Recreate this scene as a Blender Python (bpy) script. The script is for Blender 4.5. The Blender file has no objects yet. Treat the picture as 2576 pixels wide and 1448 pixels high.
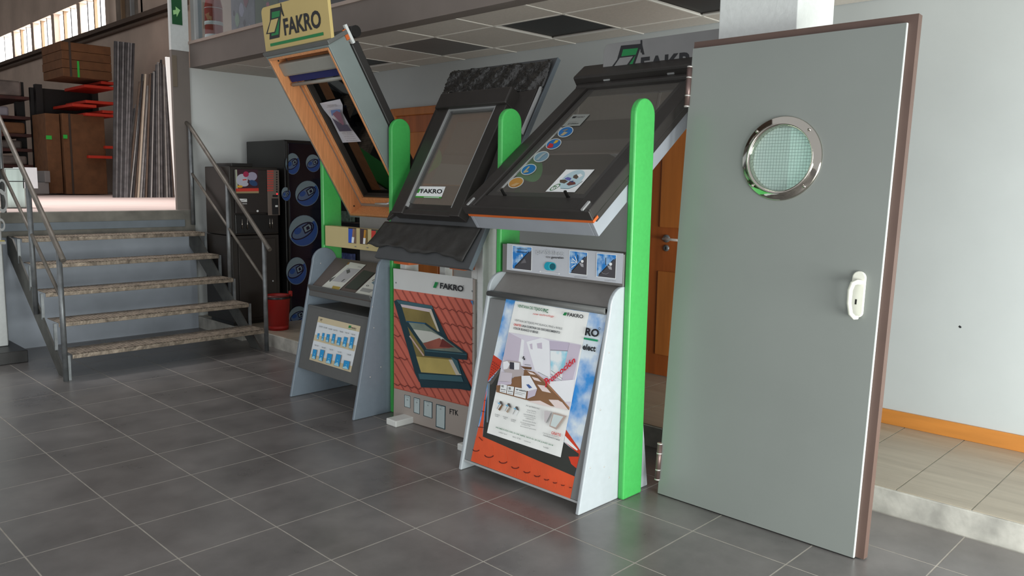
import bpy, math, random
from mathutils import Vector, Matrix
random.seed(7)
sc = bpy.context.scene
COL = sc.collection
V3 = Vector
W, H = 2576, 1448
# ---------------------------------------------------------------- camera
F = 2006.857; PITCH = .1301517; ROLL = .014857; YAW = .774645
CP = V3((-.3561, -4.1342, 1.43158))
fw = V3((math.cos(YAW)*math.cos(PITCH), math.sin(YAW)*math.cos(PITCH), -math.sin(PITCH)))
rt0 = V3((math.sin(YAW), -math.cos(YAW), 0)); up0 = rt0.cross(fw)
RT = rt0*math.cos(ROLL) + up0*math.sin(ROLL); UP = up0*math.cos(ROLL) - rt0*math.sin(ROLL)
cd = bpy.data.cameras.new('camera'); cam = bpy.data.objects.new('camera', cd); COL.objects.link(cam)
cam.matrix_world = Matrix(((RT.x, UP.x, -fw.x, CP.x), (RT.y, UP.y, -fw.y, CP.y), (RT.z, UP.z, -fw.z, CP.z), (0, 0, 0, 1)))
cd.sensor_width = 36; cd.lens = F/W*36; cd.clip_start = .05; cd.clip_end = 200
sc.camera = cam
# ---------------------------------------------------------------- light
sc.view_settings.view_transform = 'Standard'; sc.view_settings.look = 'None'
sc.view_settings.gamma = 1; sc.view_settings.use_curve_mapping = False
sc.view_settings.exposure = 1.35
wd = bpy.data.worlds.new('hall_daylight'); sc.world = wd; wd.use_nodes = True
wd.node_tree.nodes['Background'].inputs[0].default_value = (.97, .98, 1.0, 1)
wd.node_tree.nodes['Background'].inputs[1].default_value = .215

def area(name, loc, target, sx, sy, energy, color=(1, 1, 1), spread=math.pi):
    l = bpy.data.lights.new(name, 'AREA'); l.shape = 'RECTANGLE'; l.size = sx; l.size_y = sy
    l.energy = energy; l.color = color; l.spread = spread
    o = bpy.data.objects.new(name, l); COL.objects.link(o); o.location = loc
    o.rotation_euler = (V3(target)-V3(loc)).to_track_quat('-Z', 'Z').to_euler()
    return o
area('daylight_entrance', (1.9, -5.9, .68), (2.1, -1, .1), 3.6, 1.25, 104, (.96, 1.0, .97))
area('fill_light_left', (-3.6, -3.3, 1.5), (2.6, -.6, .8), 3.0, 2.2, 30, (.98, 1.0, 1.0))  # added fill from the left behind the camera, brightens the posters
area('warehouse_floor_fill', (2.2, 6.0, 6.4), (2.6, 5.9, 1.1), 3.6, 3.4, 62, (1, .95, .93), math.radians(80))  # added lamp over the warehouse, brightens the floor strip behind the landing

# ---------------------------------------------------------------- materials
def lin(c):
    r = []
    for v in c[:3]:
        v /= 255.
        r.append(v/12.92 if v <= .04045 else ((v+.055)/1.055)**2.4)
    return r
MATS = {}
def mat(name, c, rough=.55, metal=0, var=.06, scale=6., bump=0., spec=.5, emit=0., coat=0., stretch=None):
    if name in MATS: return MATS[name]
    m = bpy.data.materials.new(name); m.use_nodes = True; nt = m.node_tree; n = nt.nodes; b = n['Principled BSDF']
    c = lin(c)
    b.inputs['Roughness'].default_value = rough; b.inputs['Metallic'].default_value = metal
    b.inputs['Specular IOR Level'].default_value = spec; b.inputs['Coat Weight'].default_value = coat
    tc = n.new('ShaderNodeTexCoord'); mp = n.new('ShaderNodeMapping')
    if stretch: mp.inputs['Scale'].default_value = stretch
    nt.links.new(tc.outputs['Object'], mp.inputs['Vector'])
    nz = n.new('ShaderNodeTexNoise'); nz.inputs['Scale'].default_value = scale; nz.inputs['Detail'].default_value = 5
    nt.links.new(mp.outputs['Vector'], nz.inputs['Vector'])
    rp = n.new('ShaderNodeValToRGB'); e = rp.color_ramp.elements
    e[0].position = .3; e[1].position = .7
    e[0].color = [v*(1-var) for v in c]+[1]; e[1].color = [min(1, v*(1+var)) for v in c]+[1]
    nt.links.new(nz.outputs['Fac'], rp.inputs['Fac']); nt.links.new(rp.outputs['Color'], b.inputs['Base Color'])
    if bump:
        bp = n.new('ShaderNodeBump'); bp.inputs['Strength'].default_value = bump; bp.inputs['Distance'].default_value = .01
        nt.links.new(nz.outputs['Fac'], bp.inputs['Height']); nt.links.new(bp.outputs['Normal'], b.inputs['Normal'])
    if emit:
        b.inputs['Emission Color'].default_value = c+[1]; b.inputs['Emission Strength'].default_value = emit
    MATS[name] = m; return m

def cloud_mat(name, sky, cloud, scale=5, lo=.45, hi=.62, rough=.35, off=(0, 0, 0)):
    m = mat(name, sky, rough, var=0, scale=scale)
    rp = [x for x in m.node_tree.nodes if x.type == 'VALTORGB'][0]; e = rp.color_ramp.elements
    e[0].position = lo; e[1].position = hi; e[0].color = lin(sky)+[1]; e[1].color = lin(cloud)+[1]
    mp = [x for x in m.node_tree.nodes if x.type == 'MAPPING'][0]; mp.inputs['Location'].default_value = off
    return m

def glass_mat(name, tint, refl=1.0, rough=.02, ior=1.5, alpha_col=None, opaque=0.):
    m = bpy.data.materials.new(name); m.use_nodes = True; nt = m.node_tree; n = nt.nodes
    out = n['Material Output']; n.remove(n['Principled BSDF'])
    tr = n.new('ShaderNodeBsdfTransparent'); tr.inputs[0].default_value = lin(tint)+[1]
    gl = n.new('ShaderNodeBsdfGlossy'); gl.inputs['Roughness'].default_value = rough
    fr = n.new('ShaderNodeFresnel'); fr.inputs[0].default_value = ior
    mu = n.new('ShaderNodeMath'); mu.operation = 'MULTIPLY'; mu.use_clamp = True; mu.inputs[1].default_value = refl
    nt.links.new(fr.outputs[0], mu.inputs[0])
    ge = n.new('ShaderNodeNewGeometry'); iv = n.new('ShaderNodeMath'); iv.operation = 'SUBTRACT'; iv.inputs[0].default_value = 1
    nt.links.new(ge.outputs['Backfacing'], iv.inputs[1]); m3 = n.new('ShaderNodeMath'); m3.operation = 'MULTIPLY'
    nt.links.new(mu.outputs[0], m3.inputs[0]); nt.links.new(iv.outputs[0], m3.inputs[1]); mu = m3
    src = tr
    if opaque:
        df = n.new('ShaderNodeBsdfDiffuse'); df.inputs[0].default_value = lin(alpha_col)+[1]
        nz = n.new('ShaderNodeTexNoise'); nz.inputs['Scale'].default_value = 4
        tc = n.new('ShaderNodeTexCoord'); nt.links.new(tc.outputs['Object'], nz.inputs['Vector'])
        mr = n.new('ShaderNodeMapRange'); mr.inputs[3].default_value = opaque*.85; mr.inputs[4].default_value = min(1, opaque*1.1)
        nt.links.new(nz.outputs['Fac'], mr.inputs[0])
        m2 = n.new('ShaderNodeMixShader'); nt.links.new(mr.outputs[0], m2.inputs[0])
        nt.links.new(tr.outputs[0], m2.inputs[1]); nt.links.new(df.outputs[0], m2.inputs[2]); src = m2
    mx = n.new('ShaderNodeMixShader')
    nt.links.new(mu.outputs[0], mx.inputs[0]); nt.links.new(src.outputs[0], mx.inputs[1]); nt.links.new(gl.outputs[0], mx.inputs[2])
    nt.links.new(mx.outputs[0], out.inputs[0]); return m

# dark slate floor tile: mottled, a little glossy
def tile_mat(name, c1, c2, rough, sc1=2.2, stretch=None, sc2=40, bump=.08):
    m = mat(name, c1, rough, var=0, scale=sc1, bump=bump)
    nt = m.node_tree
    rp = [x for x in nt.nodes if x.type == 'VALTORGB'][0]
    rp.color_ramp.elements[0].color = lin(c1)+[1]; rp.color_ramp.elements[1].color = lin(c2)+[1]
    nz = [x for x in nt.nodes if x.type == 'TEX_NOISE'][0]; nz.inputs['Detail'].default_value = 9; nz.inputs['Roughness'].default_value = .62
    g = nt.nodes.new('ShaderNodeNewGeometry'); nt.links.new(g.outputs['Position'], [x for x in nt.nodes if x.type == 'MAPPING'][0].inputs['Vector'])
    if stretch: [x for x in nt.nodes if x.type == 'MAPPING'][0].inputs['Scale'].default_value = stretch
    r2 = nt.nodes.new('ShaderNodeMapRange'); r2.inputs[3].default_value = rough-.07; r2.inputs[4].default_value = rough+.1
    nt.links.new(nz.outputs['Fac'], r2.inputs[0]); nt.links.new(r2.outputs[0], nt.nodes['Principled BSDF'].inputs['Roughness'])
    return m
M_tile = tile_mat('slate_tile', (92, 89, 88), (128, 124, 122), .28)
M_grout = mat('grout', (168, 162, 153), .8, var=.15, scale=20)
M_beige = tile_mat('beige_tile', (150, 140, 124), (176, 167, 150), .34, 5, (3.2, .3, 1))
M_bgrout = mat('beige_grout', (104, 98, 90), .8)
M_conc = mat('concrete_edge', (176, 174, 166), .8, var=.28, scale=9, bump=.5)
M_wall = mat('wall_paint', (184, 189, 189), .75, var=.025, scale=3, bump=.05)
M_wallg = mat('landing_paint', (168, 176, 186), .65, var=.09, scale=4)
M_white = mat('white_paint', (214, 218, 216), .7, var=.03, scale=40, bump=.25)
M_greyband = mat('grey_plaster', (126, 118, 112), .8, var=.04)
M_ceil = mat('ceiling_panel', (206, 199, 190), .85, var=.05, scale=60, bump=.15)
M_cdark = mat('unlit_lamp_panel', (26, 25, 25), .5, var=.1)
M_cmid = mat('grey_ceiling_panel', (116, 114, 112), .6, var=.05)
M_cgrid = mat('ceiling_grid_metal', (226, 222, 214), .5)
M_beam = mat('beam_paint', (120, 111, 105), .75, var=.04)
M_ledge = mat('ledge_paint', (168, 152, 142), .7)
M_green = mat('green_lacquer', (68, 172, 84), .38, var=.05, scale=60, bump=.05)
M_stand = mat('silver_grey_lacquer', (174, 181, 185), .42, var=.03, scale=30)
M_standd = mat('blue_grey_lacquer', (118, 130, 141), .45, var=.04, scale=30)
M_dkgrey = mat('charcoal_laminate', (92, 93, 92), .5, var=.04, scale=30)
M_midgrey = mat('mid_grey_laminate', (134, 131, 128), .5, var=.03, scale=30)
M_black = mat('black_metal_cladding', (50, 47, 45), .42, var=.08, scale=20)
M_black2 = mat('soft_black_flashing', (50, 49, 47), .5, var=.22, scale=14, bump=.4)
M_shiny = mat('crumpled_black_foil', (44, 44, 43), .2, var=.2, scale=26, bump=1.0, spec=.9)
M_blk = mat('black_plastic', (22, 21, 20), .4)
M_alu = mat('aluminium', (190, 192, 192), .35, .4, var=.05)
M_steel = mat('worn_steel', (128, 132, 134), .45, .6, var=.25, scale=14, bump=.15)
M_rail = mat('handrail_worn_paint', (112, 106, 98), .5, .3, var=.3, scale=10)
M_tread = mat('checker_plate_steel', (146, 134, 120), .5, .55, var=.45, scale=22, bump=.5)
M_pine = mat('pine_wood', (208, 142, 92), .5, var=.13, scale=3, stretch=(30, 30, 2.))
M_orange = mat('orange_wood_edge', (196, 96, 40), .5, var=.1)
M_gasket = mat('grey_gasket', (146, 136, 126), .6)
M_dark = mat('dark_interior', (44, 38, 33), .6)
M_teal = mat('grey_green_casing', (122, 132, 130), .5, var=.05)
M_blue = mat('navy_blind', (26, 32, 92), .7)
M_wood = mat('door_wood', (158, 84, 36), .42, var=.2, scale=2.2, stretch=(9, 9, .8))
M_wood2 = mat('door_frame_wood', (176, 104, 46), .42, var=.14, scale=2.2, stretch=(9, 9, .8))
M_base = mat('baseboard_wood', (190, 124, 56), .4, var=.12, scale=3, stretch=(4, 1, 8))
M_doorgrey = mat('grey_door_paint', (130, 135, 131), .25, var=.03, scale=2.5, spec=.55)
M_brown = mat('brown_frame_paint', (92, 72, 64), .5, var=.08)
M_hinge = mat('brown_hinge', (112, 92, 88), .35, .5)
M_chrome = mat('polished_steel', (205, 200, 190), .07, 1, var=.02)
M_ring = mat('hinge_ring', (210, 205, 200), .25, .5)
M_handle = mat('white_plastic_handle', (226, 226, 214), .35)
M_red = mat('red_plastic', (158, 34, 30), .45)
M_bag = mat('black_bin_bag', (30, 26, 26), .35, bump=.5)
M_vend = mat('vending_brown_black', (42, 37, 33), .45)
M_vend2 = mat('vending_black', (24, 23, 23), .3)
M_can = mat('navy_front_panel', (9, 10, 26), .12, var=.5, scale=3)
M_cream = mat('cream_lacquer', (200, 184, 132), .5, var=.02)
M_wireg = glass_mat('wired_glass', (206, 236, 228), 1.0, alpha_col=(214, 232, 226), opaque=.55)
M_glassA = glass_mat('window_glass_dark', (92, 98, 92), 1.2)
M_glassB = glass_mat('window_glass_film', (228, 224, 218), 1.4, alpha_col=(160, 150, 140), opaque=.4)
M_glassC = glass_mat('glass_over_mesh_blind', (190, 190, 186), 1.5, alpha_col=(128, 124, 118), opaque=.5)
M_glassM = glass_mat('shop_glass', (225, 232, 235), 1.5)
M_card = mat('cardboard', (108, 72, 44), .85, var=.18, scale=9)
M_rackor = mat('orange_rack_steel', (196, 48, 26), .55)
M_rackd = mat('dark_rack_steel', (34, 30, 29), .6)
M_wrap = mat('grey_wrapped_stock', (108, 98, 92), .5, var=.35, scale=5, bump=.5)
M_wrapw = mat('white_wrapped_stock', (158, 152, 160), .5, var=.15, scale=5)
M_darkstock = mat('dark_red_stock', (66, 30, 24), .7, var=.4, scale=6)
M_whwall = mat('warehouse_plaster', (196, 176, 160), .85, var=.14, scale=1.5)
M_whroof = mat('warehouse_roof', (80, 70, 62), .85, var=.08)
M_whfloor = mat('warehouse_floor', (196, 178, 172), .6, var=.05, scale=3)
M_sky = mat('bright_window_pane', (255, 252, 250), 1, var=0, emit=2.6)
M_paper = mat('white_paper', (248, 250, 247), .5, var=.02)

# ---------------------------------------------------------------- mesh helpers
class MB:
    def __init__(s): s.v = []; s.f = []; s.m = []; s.sm = []; s.mats = []
    def mi(s, m):
        if m is None: return 0
        if m not in s.mats: s.mats.append(m)
        return s.mats.index(m)
    def poly(s, pts, m=None, sm=False):
        i = len(s.v); s.v += [V3(p) for p in pts]; s.f.append(list(range(i, i+len(pts)))); s.m.append(s.mi(m)); s.sm.append(sm)
    def hexa(s, p, m=None):            # 8 points: bottom 4, top 4
        i = len(s.v); s.v += [V3(q) for q in p]; k = s.mi(m)
        for f in ((0, 3, 2, 1), (4, 5, 6, 7), (0, 1, 5, 4), (1, 2, 6, 5), (2, 3, 7, 6), (3, 0, 4, 7)):
            s.f.append([i+j for j in f]); s.m.append(k); s.sm.append(False)
        return s
    def box(s, x0, x1, y0, y1, z0, z1, m=None):
        return s.hexa([(x0, y0, z0), (x1, y0, z0), (x1, y1, z0), (x0, y1, z0), (x0, y0, z1), (x1, y0, z1), (x1, y1, z1), (x0, y1, z1)], m)
    def prism(s, pts, vec, m=None, sm=False):
        n = len(pts); i = len(s.v); vec = V3(vec); k = s.mi(m)
        s.v += [V3(p) for p in pts] + [V3(p)+vec for p in pts]
        s.f.append([i+j for j in range(n)][::-1]); s.f.append([i+n+j for j in range(n)]); s.m += [k, k]; s.sm += [False, False]
        for j in range(n):
            s.f.append([i+j, i+(j+1) % n, i+n+(j+1) % n, i+n+j]); s.m.append(k); s.sm.append(sm)
        return s
    def tube(s, pts, r, seg=10, m=None, cap=True):
        pts = [V3(p) for p in pts]; k = s.mi(m); rings = []; rr = r if isinstance(r, (list, tuple)) else [r]*len(pts)
        pu = None
        for a, p in enumerate(pts):
            d = (pts[min(a+1, len(pts)-1)]-pts[max(a-1, 0)]).normalized()
            if pu is None: pu = d.orthogonal().normalized()
            pu = (pu-d*pu.dot(d)).normalized(); w = d.cross(pu); i = len(s.v)
            s.v += [p+(pu*math.cos(t)+w*math.sin(t))*rr[a] for t in [2*math.pi*q/seg for q in range(seg)]]; rings.append(i)
        for a in range(len(rings)-1):
            for q in range(seg):
                s.f.append([rings[a]+q, rings[a]+(q+1) % seg, rings[a+1]+(q+1) % seg, rings[a+1]+q]); s.m.append(k); s.sm.append(True)
        if cap:
            s.f.append([rings[0]+q for q in range(seg)][::-1]); s.f.append([rings[-1]+q for q in range(seg)]); s.m += [k, k]; s.sm += [False, False]
        return s
    def lathe(s, c, axis, prof, seg=24, m=None, e=1):   # prof: (radius, height) along axis
        c = V3(c); ax = V3(axis).normalized(); u = ax.orthogonal().normalized(); w = ax.cross(u); k = s.mi(m); rings = []
        for r, h in prof:
            rings.append(len(s.v)); s.v += [c+ax*h+(u*math.cos(t)+w*math.sin(t))*r for t in [2*math.pi*q/seg for q in range(seg)]]
        for a in range(len(rings)-1):
            for q in range(seg):
                s.f.append([rings[a]+q, rings[a]+(q+1) % seg, rings[a+1]+(q+1) % seg, rings[a+1]+q]); s.m.append(k); s.sm.append(True)
        return s

ORG = {}
def tag(o, label=None, cat=None, group=None, kind=None):
    if label: o['label'] = label
    if cat: o['category'] = cat
    if group: o['group'] = group
    if kind: o['kind'] = kind
    return o
def thing(name, label, cat, loc=(0, 0, 0), group=None):
    o = bpy.data.objects.new(name, None); COL.objects.link(o); o.location = loc; o.empty_display_size = .1
    ORG[o] = V3(loc); return tag(o, label, cat, group)
def build(name, mb, m, parent=None, bevel=0, label=None, kind=None, fix=True):
    me = bpy.data.meshes.new(name); org = ORG[parent] if parent else V3((0, 0, 0))
    me.from_pydata([v-org for v in mb.v], [], mb.f)
    ms = mb.mats if mb.mats else [m]
    for q in ms: me.materials.append(q if q else m)
    if mb.mats: me.polygons.foreach_set('material_index', mb.m)
    me.polygons.foreach_set('use_smooth', mb.sm)
    me.update()
    if fix:
        import bmesh
        b = bmesh.new(); b.from_mesh(me); bmesh.ops.recalc_face_normals(b, faces=b.faces); b.to_mesh(me); b.free()
    o = bpy.data.objects.new(name, me); COL.objects.link(o)
    if parent: o.parent = parent; ORG[o] = org
    else: ORG[o] = V3((0, 0, 0))
    if bevel:
        bv = o.modifiers.new('bevel', 'BEVEL'); bv.width = bevel; bv.segments = 2; bv.limit_method = 'ANGLE'; bv.angle_limit = .7
    if label: o['label'] = label
    if kind: o['kind'] = kind
    return o
def bx(*a): return MB().box(*a)
def struct(name, mb, m, parent=None, bevel=0): return build(name, mb, m, parent, bevel, kind='structure')

class Pl:            # a plane in the room: origin, right, up, normal; px() measures photo points on it
    def __init__(s, O, U, V): s.O = V3(O); s.U = V3(U).normalized(); s.V = V3(V).normalized(); s.N = s.U.cross(s.V).normalized()
    def p(s, u, v, n=0): return s.O+s.U*u+s.V*v+s.N*n
    def px(s, x, y, n=0):
        d = fw+RT*((x-W/2)/F)-UP*((y-H/2)/F); o = s.O+s.N*n; t = (o-CP).dot(s.N)/d.dot(s.N); return CP+d*t
    def uv(s, x, y, n=0):
        q = s.px(x, y, n)-s.O; return q.dot(s.U), q.dot(s.V)
    def box(s, mb, u0, u1, v0, v1, n0, n1, m=None):
        return mb.hexa([s.p(u0, v0, n0), s.p(u1, v0, n0), s.p(u1, v1, n0), s.p(u0, v1, n0), s.p(u0, v0, n1), s.p(u1, v0, n1), s.p(u1, v1, n1), s.p(u0, v1, n1)], m)
    def bar(s, mb, a, b, w, n0, n1, m=None):   # bar between two uv points
        a = V3((a[0], a[1])); b = V3((b[0], b[1])); d = (b-a).normalized(); q = V3((-d.y, d.x))*(w/2)
        P = [a-q, b-q, b+q, a+q]
        return mb.hexa([s.p(t.x, t.y, n0) for t in P]+[s.p(t.x, t.y, n1) for t in P], m)

_tc = {}
def glyphs(txt, bold=0., shear=0.):
    k = (txt, bold, shear)
    if k in _tc: return _tc[k]
    cu = bpy.data.curves.new('lettering', 'FONT'); cu.body = txt; cu.offset = bold; cu.resolution_u = 3; cu.shear = shear
    ob = bpy.data.objects.new('lettering', cu); me = ob.to_mesh()
    vs = [(v.co.x, v.co.y) for v in me.vertices]; fs = [list(p.vertices) for p in me.polygons]
    ob.to_mesh_clear(); bpy.data.objects.remove(ob); bpy.data.curves.remove(cu)
    x0 = min(v[0] for v in vs); x1 = max(v[0] for v in vs); y0 = min(v[1] for v in vs); y1 = max(v[1] for v in vs)
    r = ([((x-x0)/(x1-x0), (y-y0)/max(1e-6, y1-y0)) for x, y in vs], fs); _tc[k] = r; return r
class Print:         # flat print lying on a plane, in shallow layers
    def __init__(s, pl, n=.0005, tr=None): s.pl = pl; s.n = n; s.mb = MB(); s.tr = tr or (lambda x, y: (x, y)); s.k = 0
    def pt(s, x, y): return s.pl.px(*s.tr(x, y), s.n+s.k*.00015)
    def poly(s, pts, m): s.k += 1; s.mb.poly([s.pt(*p) for p in pts], m)
    def polyuv(s, pts, m): s.k += 1; s.mb.poly([s.pl.p(u, v, s.n+s.k*.00015) for u, v in pts], m)
    def line(s, a, b, w, m):
        dx, dy = b[0]-a[0], b[1]-a[1]; L = math.hypot(dx, dy) or 1; qx, qy = -dy/L*w/2, dx/L*w/2
        s.poly([(a[0]-qx, a[1]-qy), (b[0]-qx, b[1]-qy), (b[0]+qx, b[1]+qy), (a[0]+qx, a[1]+qy)], m)
    def path(s, pts, w, m):
        for a, b in zip(pts, pts[1:]): s.line(a, b, w, m); s.k -= 1
        s.k += 1
    def ell(s, c, a, b, m, seg=28, hole=0):    # a, b: half axis vectors
        P = [(c[0]+a[0]*math.cos(t)+b[0]*math.sin(t), c[1]+a[1]*math.cos(t)+b[1]*math.sin(t)) for t in [2*math.pi*q/seg for q in range(seg)]]
        if not hole: s.poly(P, m); return
        s.k += 1
        for i in range(seg):
            p, q = P[i], P[(i+1) % seg]; h = lambda r: (c[0]+(r[0]-c[0])*hole, c[1]+(r[1]-c[1])*hole)
            s.mb.poly([s.pt(*p), s.pt(*q), s.pt(*h(q)), s.pt(*h(p))], m)
    def text(s, t, bl, br, tl, m, bold=0., shear=0.):
        s.k += 1; vs, fs = glyphs(t, bold, shear); i = len(s.mb.v); A, B, D = s.pt(*bl), s.pt(*br), s.pt(*tl)
        s.mb.v += [A+(B-A)*x+(D-A)*y for x, y in vs]; k = s.mb.mi(m)
        for f in fs: s.mb.f.append([i+j for j in f]); s.mb.m.append(k); s.mb.sm.append(False)
    def make(s, name, parent, label=None): return build(name, s.mb, None, parent, label=label, fix=False)
def zoom(x0, y0, k): return lambda x, y: (x0+x/k, y0+y/k)
def ink(name, c, rough=.45, **k): return mat('print_'+name, c, rough, var=k.pop('var', .03), **k)
I_blk = ink('black', (24, 26, 30)); I_green = ink('green', (14, 128, 66)); I_lgreen = ink('light_green', (70, 160, 60))
I_red = ink('red', (214, 62, 48)); I_grey = ink('grey', (120, 122, 124)); I_white = ink('white', (242, 245, 245)); I_pred = ink('promo_red', (214, 30, 52))

# ================================================================ STRUCTURE
T = .41
fl = struct('floor', bx(-7, 3.24, -9, 3.37, -.05, -.0008), M_grout)
tm = MB().box(.0032, T-.0032, .0032, T-.0032, -.0009, 0)
tme = None; cnt = 0
def prj(x, y, z):
    d = V3((x, y, z))-CP; w_ = d.dot(fw)
    return (W/2+F*d.dot(RT)/w_, H/2-F*d.dot(UP)/w_) if w_ > .2 else (-9999, -9999)
cells = []
for i in range(-16, 8):
    for j in range(-9, 19):
        x, y = i*T, -(j+1)*T
        if x > 3.2 or y > 3.3: continue
        q = prj(x+T/2, y+T/2, 0)
        vis = -260 < q[0] < W+260 and 500 < q[1] < H+330
        cells.append((not vis, (V3((x+T/2, y+T/2, 0))-CP).length, x, y))
cells.sort()
rest = MB()
for hid, d, x, y in cells:
    x1 = min(x+T-.0032, 3.235); y1 = min(y+T-.0032, 3.365)
    if not hid and cnt < 298:
        if x1 >= x+T-.0033 and y1 >= y+T-.0033:
            if tme is None:
                o = build('floor_tile', tm, M_tile, fl); tme = o.data
            else:
                o = bpy.data.objects.new('floor_tile', tme); COL.objects.link(o); o.parent = fl
            o.location = (x, y, 0)
        else: build('floor_tile', bx(x+.0032, x1, y+.0032, y1, -.0009, 0), M_tile, fl)
        cnt += 1
    else: rest.box(x+.0032, x1, y+.0032, y1, -.0009, 0)
if rest.v: build('floor_tile', rest, M_tile, fl, kind='stuff')

# raised strip along the back wall
XB = 4.28; HP = .115
rf = struct('floor_raised', MB().box(3.03, XB, -.6, 2.5, -.05, HP-.004).box(2.975, XB, 2.5, 3.4, -.05, HP-.004).box(3.25, XB, -5.2, -.6, -.05, HP-.004), M_conc, bevel=.004)
k = 0
y = -5.09
while y < 3.38:
    x0 = 3.262 if y < -.7 else 3.04
    yy1 = min(y+.297, 3.395)
    for a, b in ((x0, 3.9 if False else XB-.003),):
        build('floor_tile', bx(a, b, y+.003, yy1, HP-.004, HP), M_beige, rf); k += 1
    y += .3
struct('wall_back', bx(XB, XB+.12, -6, 3.52, -.05, 4.6), M_wall)
struct('wall_side', bx(2.972, XB, 3.4, 3.52, -.05, 2.46), mat('side_wall_paint', (222, 226, 224), .75, var=.02, scale=3))
struct('wall_landing', MB().box(-7, 2.972, 3.37, 3.5, -.05, 1.095), M_wallg)
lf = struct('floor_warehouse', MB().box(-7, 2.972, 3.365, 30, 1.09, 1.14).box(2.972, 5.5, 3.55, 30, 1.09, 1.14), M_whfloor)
build('concrete_lip', bx(-7, 2.965, 3.345, 3.366, .935, 1.138), mat('stained_concrete', (122, 120, 112), .8, var=.25, scale=7, bump=.4), lf, bevel=.006)
build('ledge_angle', bx(1.25, 2.86, 3.33, 3.345, .985, 1.05), mat('ledge_steel', (112, 122, 130), .6, var=.1), lf, bevel=.003)
cl = struct('column_landing', bx(2.81, 2.972, 3.37, 3.41, 1.14, 2.64), M_greyband)
build('painted_upper', bx(2.808, 2.974, 3.366, 3.411, 2.60, 4.6), M_white, cl)
build('cover_plate', bx(2.813, 2.853, 3.363, 3.37, 2.27, 2.55), mat('beige_plate', (120, 108, 92), .7), cl)
struct('column_right', MB().box(2.952, 3.31, -2.55, -2.18, 0, 4.6), M_white, bevel=.004)
# mezzanine: beam, ceiling tiles, glazing
ZC = 2.456
struct('trim_beam', bx(2.98, 3.10, -3.2, 3.37, ZC, 2.665), M_beam)
struct('trim_ledge', bx(2.965, 3.14, -3.2, 3.37, 2.665, 2.69), M_ledge)
ce = struct('ceiling', bx(3.10, XB, -6, 3.4, ZC+.03, ZC+.2), M_cdark)
Y0 = -1.42
xs = [(3.0, 3.44), (3.44, 4.03), (4.03, XB)]
ys = [Y0+.605*q for q in range(-8, 8)]
for a, (x0, x1) in enumerate(xs):
    for q, yy in enumerate(ys):
        y1 = min(yy+.605, 2.82)
        kq = q-8
        if yy > 2.8: continue
        m = M_ceil; drop = 0
        if a == 1 and kq in (-1, 1, 5): m = M_cdark; drop = .012
        if a == 1 and kq == 3: m = M_cmid
        if a == 0: x0 = 3.1
        build('ceiling_panel', bx(x0+.005, x1-.005, yy+.005, y1-.005, ZC+.004+drop, ZC+.028), m, ce,
              label='dark unlit square lamp panel' if m == M_cdark else None)
g = MB()
for x in (3.44, 4.03): g.box(x-.008, x+.008, -6, 2.82, ZC, ZC+.008)
for yy in ys[1:]:
    for x0, x1 in ((3.10, 3.429), (3.451, 4.019), (4.041, XB)):
        if yy < 2.8: g.box(x0, x1, yy-.007, yy+.007, ZC, ZC+.008)
build('ceiling_grid', g, M_cgrid, ce)
build('smooth_border', bx(3.10, XB, 2.82, 3.4, ZC, ZC+.03), M_ceil, ce)
w1 = struct('window_1', bx(3.0, 3.05, 3.29, 3.37, 2.69, 4.3), mat('window_frame_paint', (150, 152, 150), .5))
build('window_frame', MB().box(2.995, 3.06, -3.2, 3.29, 4.1, 4.16).box(2.995, 3.055, 3.255, 3.29, 2.69, 4.1).box(3.0, 3.04, 1.585, 1.61, 2.69, 4.1).box(3.0, 3.04, -.9, -.86, 2.69, 4.1), M_alu, w1)
build('window_pane', bx(3.018, 3.024, -3.2, 3.25, 2.69, 4.1), M_glassM, w1)
struct('floor_mezzanine', bx(3.10, XB, -6, 3.4, 2.66, 2.70), M_greyband)

# back-wall trims
struct('baseboard_back', MB().box(XB-.015, XB, -6, -1.6, HP, HP+.085).box(XB-.015, XB, -.18, 1.3, HP, HP+.085).box(XB-.015, XB, 2.1, 2.25, HP, HP+.085), M_base, bevel=.003)
ho = thing('wall_hole', 'small black chipped hole in the white right wall', 'hole', (XB, -3.15, .9))
pw = Pl((XB, 0, 0), (0, -1, 0), (0, 0, 1))
P = Print(pw, .0006); P.poly([(2411, 821), (2414, 818), (2417, 820), (2419, 822), (2417, 825), (2413, 824)], I_blk)
build('chipped_edge', P.mb, None, ho, fix=False)

def wood_door(name, ya, yb, ztop, handle):
    d = struct(name, bx(XB-.012, XB-.001, yb+.07, ya-.07, HP+.004, ztop-.07), M_wood)
    for a, b, c, e in ((ya-.07, ya, HP, ztop), (yb, yb+.07, HP, ztop)):
        build('door_frame', bx(XB-.035, XB, a, b, c, e), M_wood2, d, bevel=.006)
    build('door_frame', bx(XB-.035, XB, yb+.07, ya-.07, ztop-.07, ztop), M_wood2, d, bevel=.006)
    m = MB(); w = ya-yb-.14; cy = (ya+yb)/2
    for z0, z1 in ((HP+.15, .85), (1.15, ztop-.22)):
        build('door_panel', bx(XB-.022, XB-.011, cy-w/2+.12, cy+w/2-.12, z0, z1), M_wood2, d, bevel=.008)
    if handle:
        h = build('door_handle', MB().lathe((XB-.012, handle, 1.075), (-1, 0, 0), [(.026, 0), (.026, .01), (.0, .01)], m=M_steel).lathe((XB-.012, handle, 1.01), (-1, 0, 0), [(.022, 0), (.022, .008), (0, .008)], m=M_steel)
                  .tube([(XB-.02, handle, 1.075), (XB-.06, handle, 1.075), (XB-.062, handle-.12, 1.072)], .009, m=M_ring).box(XB-.022, XB-.02, handle-.004, handle+.004, 1.0, 1.02, M_blk), M_steel, d)
    return d
wood_door('door_1', 1.99, 1.13, 2.10, None)
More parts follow.
